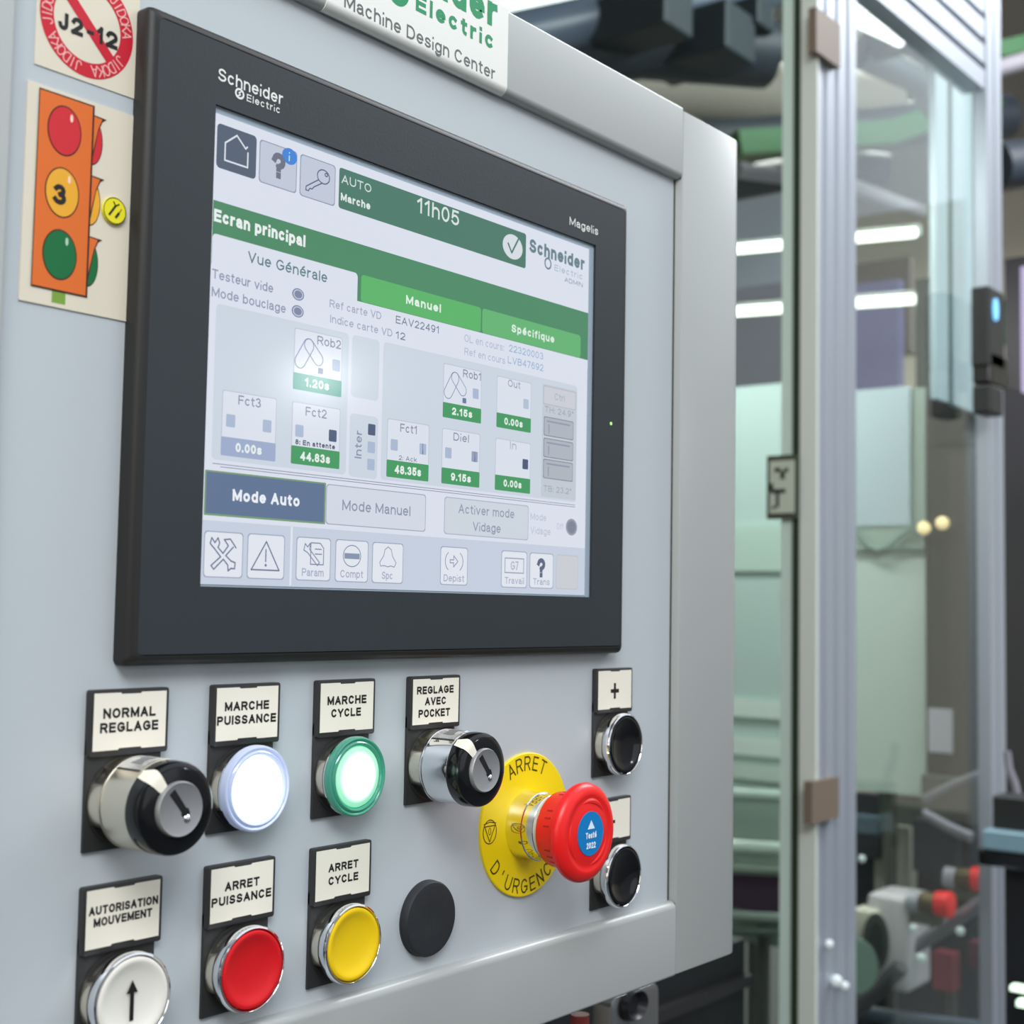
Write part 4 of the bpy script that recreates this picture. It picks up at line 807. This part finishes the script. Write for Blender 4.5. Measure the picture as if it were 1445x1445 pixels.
# a reflection built as solid pale strips with a slanted lower end
hc = T('reflection_strips', 'pale strips built for a reflection, inside the guard beside the right post', 'cover', ony(1355, 600, 604))
for x0, x1, yb0, yb1, m_, dy in ((1321, 1338, 562, 568, PBL, 0), (1337, 1346, 566, 572, M('dark_reflection', (86, 104, 92), .6), 5), (1345, 1373, 570, 582, PBL, 0), (1372, 1381, 580, 586, M('dark_reflection', (86, 104, 92), .6), 5), (1380, 1396, 584, 596, MNT, -2)):
    bm = B(); Y = 596 + dy; a = ony(x0, 400, Y).x; b_ = ony(x1, 400, Y).x; z1 = 1300
    za = ony(x0, yb0, Y).z; zb = ony(x1, yb1, Y).z; prism(bm, [(a, za), (b_, zb), (b_, z1), (a, z1)], Y, Y + 12); child('reflection_strip', bm, m_, hc)
dt = item('dark_tower', 'black machine tower behind the glass below the reflection strips', 'machine', [('column', 'x', 2450, 1308, 1400, 540, 1200, 230, M('black_tower', (30, 29, 30), .6)), ('door', 'x', 2440, 1340, 1372, 640, 1170, 8, M('tower_door', (52, 49, 44), .6)), ('vent', 'x', 2440, 1316, 1372, 565, 625, 8, M('tower_vent', (16, 16, 18), .8))])
item('paper_note', 'white paper note fixed to the dark tower', 'note', [('sheet', 'x', 2436, 1310, 1344, 1000, 1062, 3, M('note_white', (196, 194, 206), .6))])
bm = B(); tube(bm, [onx(x, y, 2472) for x, y in ((1206, 742), (1215, 758), (1228, 772), (1241, 776), (1256, 770), (1272, 755), (1292, 742))], 5, 8); child('sagging_cable', bm, M('cable_green', (130, 158, 146), .6), bp, True)
for x_, y_ in ((1304, 745), (1330, 738)):
    bm = B(); c = onx(x_, y_, 2428); bmesh.ops.create_uvsphere(bm, u_segments=16, v_segments=10, radius=13, matrix=Matrix.Translation(c)); child('indicator_lamp', bm, mat('warm_lamp', (255, 226, 170), emit=.9), dt, True)

# right hand screen and interlock
item('wall_monitor', 'black framed monitor cut by the right edge of the picture', 'monitor', [('frame', 'x', 3000, 1419, 1600, 352, 780, 50, M('monitor_black', (26, 24, 32), .4)), ('screen', 'x', 2990, 1441, 1590, 366, 680, 8, mat('lilac_screen', (60, 56, 70), emit=.75, erg=(206, 196, 240)))])
il = T('door_interlock', 'black door interlock with a blue lamp on the right post', 'interlock', ony(1405, 500, GY - 30))
for nm, x0, x1, y0_, y1_, m_ in (('body', 1396, 1418, 408, 520, BLK), ('latch', 1398, 1424, 500, 545, BLKG), ('foot', 1398, 1416, 545, 585, BLK)):
    bm = B(); slaby(bm, GY - 34, x0, x1, y0_, y1_, 32); bevel(bm, 4, 2); child(nm, bm, m_, il)
bm = B(); c = ony(1405, 437, GY - 36); prism(bm, ell(c.x, c.z, 9, 19, 24), GY - 38, GY - 30); child('blue_lamp', bm, mat('blue_lamp', (120, 190, 240), emit=1.3), il)
item('equipment_rack', 'tall dark equipment rack at the right edge behind the guard', 'rack', [('body', 'x', 3400, 1414, 1640, 700, 1700, 400, M('rack_black', (26, 27, 32), .6)), ('shelf', 'x', 3380, 1414, 1600, 1300, 1312, 20, M('rack_rail', (84, 82, 84), .5))])
kb = T('tool_bench', 'black bench with a pale blue top edge, right of the guard', 'bench', onx(1440, 1445, 1900))
for nm, x0, x1, y0_, y1_, m_, dy in (('edge_strip', 1386, 1560, 1180, 1209, M('blue_edge', (140, 172, 186), .4), -6), ('top', 1400, 1560, 1130, 1184, BLK, 20), ('apron', 1380, 1560, 1208, 1232, BLKG, 0), ('body', 1418, 1560, 1232, 1700, M('bench_body', (22, 24, 30), .6), 40)):
    bm = B(); slabx(bm, 1900 + dy, x0, x1, y0_, y1_, 60); bevel(bm, 3, 1); child(nm, bm, m_, kb)
bm = B(); tube(bm, [onx(x, y, 1985) for x, y in ((1421, 1060), (1424, 1085), (1432, 1105), (1440, 1140), (1446, 1150))], 6, 12); child('hose', bm, mat('hose_grey', (150, 148, 158), rough=.35), kb, True)
item('machine_light_strip', 'bright white strip light low at the right edge', 'light', [('strip', 'x', 1850, 1425, 1470, 1395, 1402, 20, mat('strip_light', (230, 255, 232), emit=1.5)), ('strip', 'x', 1840, 1434, 1475, 1416, 1424, 20, mat('strip_light', (230, 255, 232), emit=1.5))])

# lower machine: dark deck, rails, pneumatics
DKM = M('machine_dark', (52, 52, 58), .5); GRM = M('machine_grey', (120, 118, 116), .5); VIO = M('violet_box', (84, 58, 84), .6)
item('machine_deck', 'dark machine deck filling the lower part of the guard', 'machine', [('deck', 'x', 2720, 1112, 1400, 1150, 1800, 300, DKM), ('column', 'x', 2660, 1234, 1284, 1165, 1290, 40, M('column_grey', (186, 182, 168), .5)), ('block', 'x', 2640, 1205, 1240, 1120, 1210, 40, M('block_dark', (66, 66, 72), .5)), ('manifold', 'x', 2600, 1240, 1310, 1122, 1165, 40, M('manifold', (104, 112, 106), .5, noise=.4, nscale=12))])
su = item('slide_unit', 'violet box held between pale rails, seen low in the narrow pane', 'slide', [('box', 'x', 2300, 1010, 1104, 1225, 1285, 60, VIO), ('back_plate', 'x', 2380, 1010, 1112, 1112, 1330, 20, MNT2)], stand=True)
for k, (yy, rr, c_) in enumerate(((1120, 14, (196, 214, 206)), (1195, 17, (204, 220, 208)), (1222, 13, (176, 190, 176)), (1292, 12, (146, 160, 150)), (1310, 9, (120, 134, 126)))):
    bm = B(); tube(bm, [onx(1000, yy, 2250), onx(1118, yy + 6, 2250)], rr, 14); child('guide_rail', bm, mat('rail_%d' % k, c_, rough=.3, metal=.3), su, True)
def disc(bm, c, rx, rz, th, n=36):
    """elliptical plate turned a little towards the operator side"""
    f = Vector((-.9, -.43, 0)).normalized(); u = Vector((.43, -.9, 0)).normalized(); z = Vector((0, 0, 1))
    a = [bm.verts.new(c + u * rx * math.cos(2 * PI * i / n) + z * rz * math.sin(2 * PI * i / n) + f * th) for i in range(n)]
    b = [bm.verts.new(v.co - f * th) for v in a]; bm.faces.new(a); bm.faces.new(b[::-1])
    for i in range(n): bm.faces.new((a[i], b[i], b[(i + 1) % n], a[(i + 1) % n]))
MX = 2250
pm = T('white_pump_box', 'white plastic box with a dark oval port behind the lower glass', 'box', onx(1250, 1398, MX))
bm = B(); slabx(bm, MX, 1222, 1283, 1264, 1398, 110); bevel(bm, 12, 3); child('body', bm, M('pump_white', (226, 218, 222), .4), pm, True)
bm = B(); slabx(bm, MX - 30, 1199, 1234, 1284, 1338, 60); bevel(bm, 8, 2); child('spout', bm, M('pump_white2', (232, 224, 206), .4), pm, True)
c = onx(1236, 1328, MX - 40); bm = B(); disc(bm, c, 24, 52, 8); child('oval_port', bm, M('port_dark', (84, 84, 80), .5), pm)
bm = B(); disc(bm, c + Vector((-9, -4, 0)), 14, 38, 3); child('port_inner', bm, M('port_dark2', (58, 58, 56), .5), pm)
c = onx(1204, 1362, MX - 130); bm = B(); disc(bm, c, 44, 50, 8); o = O('clear_disc', bm, mat('clear_disc', (150, 172, 160), rough=.25), None, True); tag(o, 'round greenish plate in front of the white box', 'plate')
for k, (x_, y_, r_) in enumerate(((1170, 1332, 8), (1180, 1384, 11), (1192, 1391, 8), (1300, 1352, 9), (1355, 1314, 8), (1216, 1212, 7), (1289, 1310, 7))):
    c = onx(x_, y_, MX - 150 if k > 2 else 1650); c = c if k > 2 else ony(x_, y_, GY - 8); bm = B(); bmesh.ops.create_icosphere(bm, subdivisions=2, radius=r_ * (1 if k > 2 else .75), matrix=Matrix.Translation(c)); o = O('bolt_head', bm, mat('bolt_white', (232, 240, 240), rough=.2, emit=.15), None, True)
    tag(o, ['pale round bolt head left of the greenish plate', 'larger pale bolt head at the foot of the grooved post', 'pale bolt head just right of the larger one', 'pale bolt head under the diagonal pipe', 'bluish bolt head right of the diagonal pipe', 'pale bolt head beside the grooved post, highest on the left', 'greenish bolt head left of the diagonal pipe'][k], 'bolt', 'bolt heads')
def pipe(label, pts, r, m, X, g='pipes of the machine'):
    bm = B(); tube(bm, [onx(x, y, X + dx) for x, y, dx in pts], r, 14); o = O('machine_pipe', bm, m, None, True); tag(o, label, 'pipe', g)
PIP = mat('grey_pipe', (146, 144, 154), rough=.35, metal=.3)
pipe('grey pipe rising diagonally towards the right post', [(1287, 1339, 0), (1330, 1312, 0), (1396, 1266, 0)], 13, PIP, MX + 40)
pipe('long dark pipe rising from the lower left of the glass', [(1190, 1442, 0), (1240, 1396, 10), (1272, 1364, 10)], 15, M('dark_pipe', (92, 88, 92), .4), MX - 78)
pipe('thin dark arm crossing above the bench', [(1303, 1148, 0), (1340, 1168, 0), (1372, 1182, 0)], 10, PIP, MX + 60)
pipe('pale sloping arm under the paper note', [(1305, 1128, 0), (1345, 1108, 0), (1385, 1092, 0)], 9, PIP, MX + 120)
pipe('bluish pipe lying along the bottom edge', [(1190, 1424, 0), (1290, 1440, 0), (1390, 1452, 0)], 14, M('blue_grey_pipe', (94, 106, 120), .35), MX + 50)
def valve(label, x, y, X):
    c = onx(x, y, X); t = T('valve', label, 'valve', c, 'red knobbed valves'); ax = Matrix.Rotation(PI / 2, 4, 'X') # axis along the view's left-right
    L = Vector((-.12, .99, 0))
    def seg(nm, off, r1, r2, dp, m):
        b = B(); bmesh.ops.create_cone(b, cap_ends=True, segments=20, radius1=r1, radius2=r2, depth=dp, matrix=Matrix.Translation(c + L * off + Vector((0, 0, -off * .06))) @ ax); bevel(b, 2.5, 2); child(nm, b, m, t, True)
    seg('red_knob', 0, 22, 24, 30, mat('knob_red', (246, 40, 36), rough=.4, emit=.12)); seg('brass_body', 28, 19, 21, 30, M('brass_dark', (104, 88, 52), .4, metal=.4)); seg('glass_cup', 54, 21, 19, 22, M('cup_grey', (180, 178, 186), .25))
    b = B(); box(b, c.x - 10, c.x + 14, c.y + 6, c.y + 62, c.z - 40, c.z - 24); child('bracket', b, M('bracket_dark', (96, 98, 76), .5), t)
valve('red knobbed valve nearer the white box', 1332, 1276, MX)
valve('red knobbed valve beside the right post', 1383, 1241, MX + 120)
item('red_block', 'dull red block low behind the glass', 'block', [('body', 'x', 2500, 1316, 1344, 1345, 1398, 40, M('dull_red', (160, 66, 76), .5))], stand=True)
item('red_block', 'dark red block beside the right post, below the upper valve', 'block', [('body', 'x', 2520, 1366, 1386, 1330, 1366, 40, M('dark_red', (110, 40, 48), .5))], stand=True)
item('machine_hose_duct', 'grey curved cover above the dark block behind the glass', 'cover', [('cover', 'x', 2400, 1300, 1392, 1098, 1160, 30, M('cover_grey', (96, 94, 88), .5)), ('gap', 'x', 2380, 1288, 1350, 1160, 1232, 30, M('gap_navy', (28, 30, 42), .5))])

# bracket and dark machine under the cabinet
br = T('support_bracket', 'grey steel bracket with a round hole below the cabinet', 'bracket', ony(895, 1500, 120))
c = ony(893, 1424, 110); bm = B(); x0 = ony(862, 1440, 110).x; x1 = ony(930, 1440, 110).x
prism(bm, rrect(x0, x1, c.z - 120, c.z + 11, 7), 110, 124); bevel(bm, 1.5, 2); child('plate', bm, STEEL, br, True)
bm = B()
n = 40; aa = [bm.verts.new((x, 108, z)) for x, z in ell(c.x - 3, c.z + 4, 13, 10, n)]; bb = [bm.verts.new((x, 104, z)) for x, z in ell(c.x - 3, c.z + 4, 11.5, 8.5, n)]; cc = [bm.verts.new((x, 109, z)) for x, z in ell(c.x - 3, c.z + 4, 8, 5.5, n)]
for i in range(n): bm.faces.new((aa[i], aa[(i + 1) % n], bb[(i + 1) % n], bb[i])); bm.faces.new((bb[i], bb[(i + 1) % n], cc[(i + 1) % n], cc[i]))
bm.faces.new(cc); child('socket', bm, mat('socket_dark', (40, 40, 46), rough=.3), br, True)
cf = ony(818, 1450, 60); bm = B(); bmesh.ops.create_cone(bm, cap_ends=True, segments=20, radius1=5, radius2=5, depth=14, matrix=Matrix.Translation(cf)); o = O('red_fitting', bm, M('fit_red', (176, 70, 66), .5), None, True); tag(o, 'small red fitting left of the bracket under the cabinet', 'fitting')
dm = T('dark_base_machine', 'dark machine housing below the cabinet', 'machine', (700, 700, -1300))
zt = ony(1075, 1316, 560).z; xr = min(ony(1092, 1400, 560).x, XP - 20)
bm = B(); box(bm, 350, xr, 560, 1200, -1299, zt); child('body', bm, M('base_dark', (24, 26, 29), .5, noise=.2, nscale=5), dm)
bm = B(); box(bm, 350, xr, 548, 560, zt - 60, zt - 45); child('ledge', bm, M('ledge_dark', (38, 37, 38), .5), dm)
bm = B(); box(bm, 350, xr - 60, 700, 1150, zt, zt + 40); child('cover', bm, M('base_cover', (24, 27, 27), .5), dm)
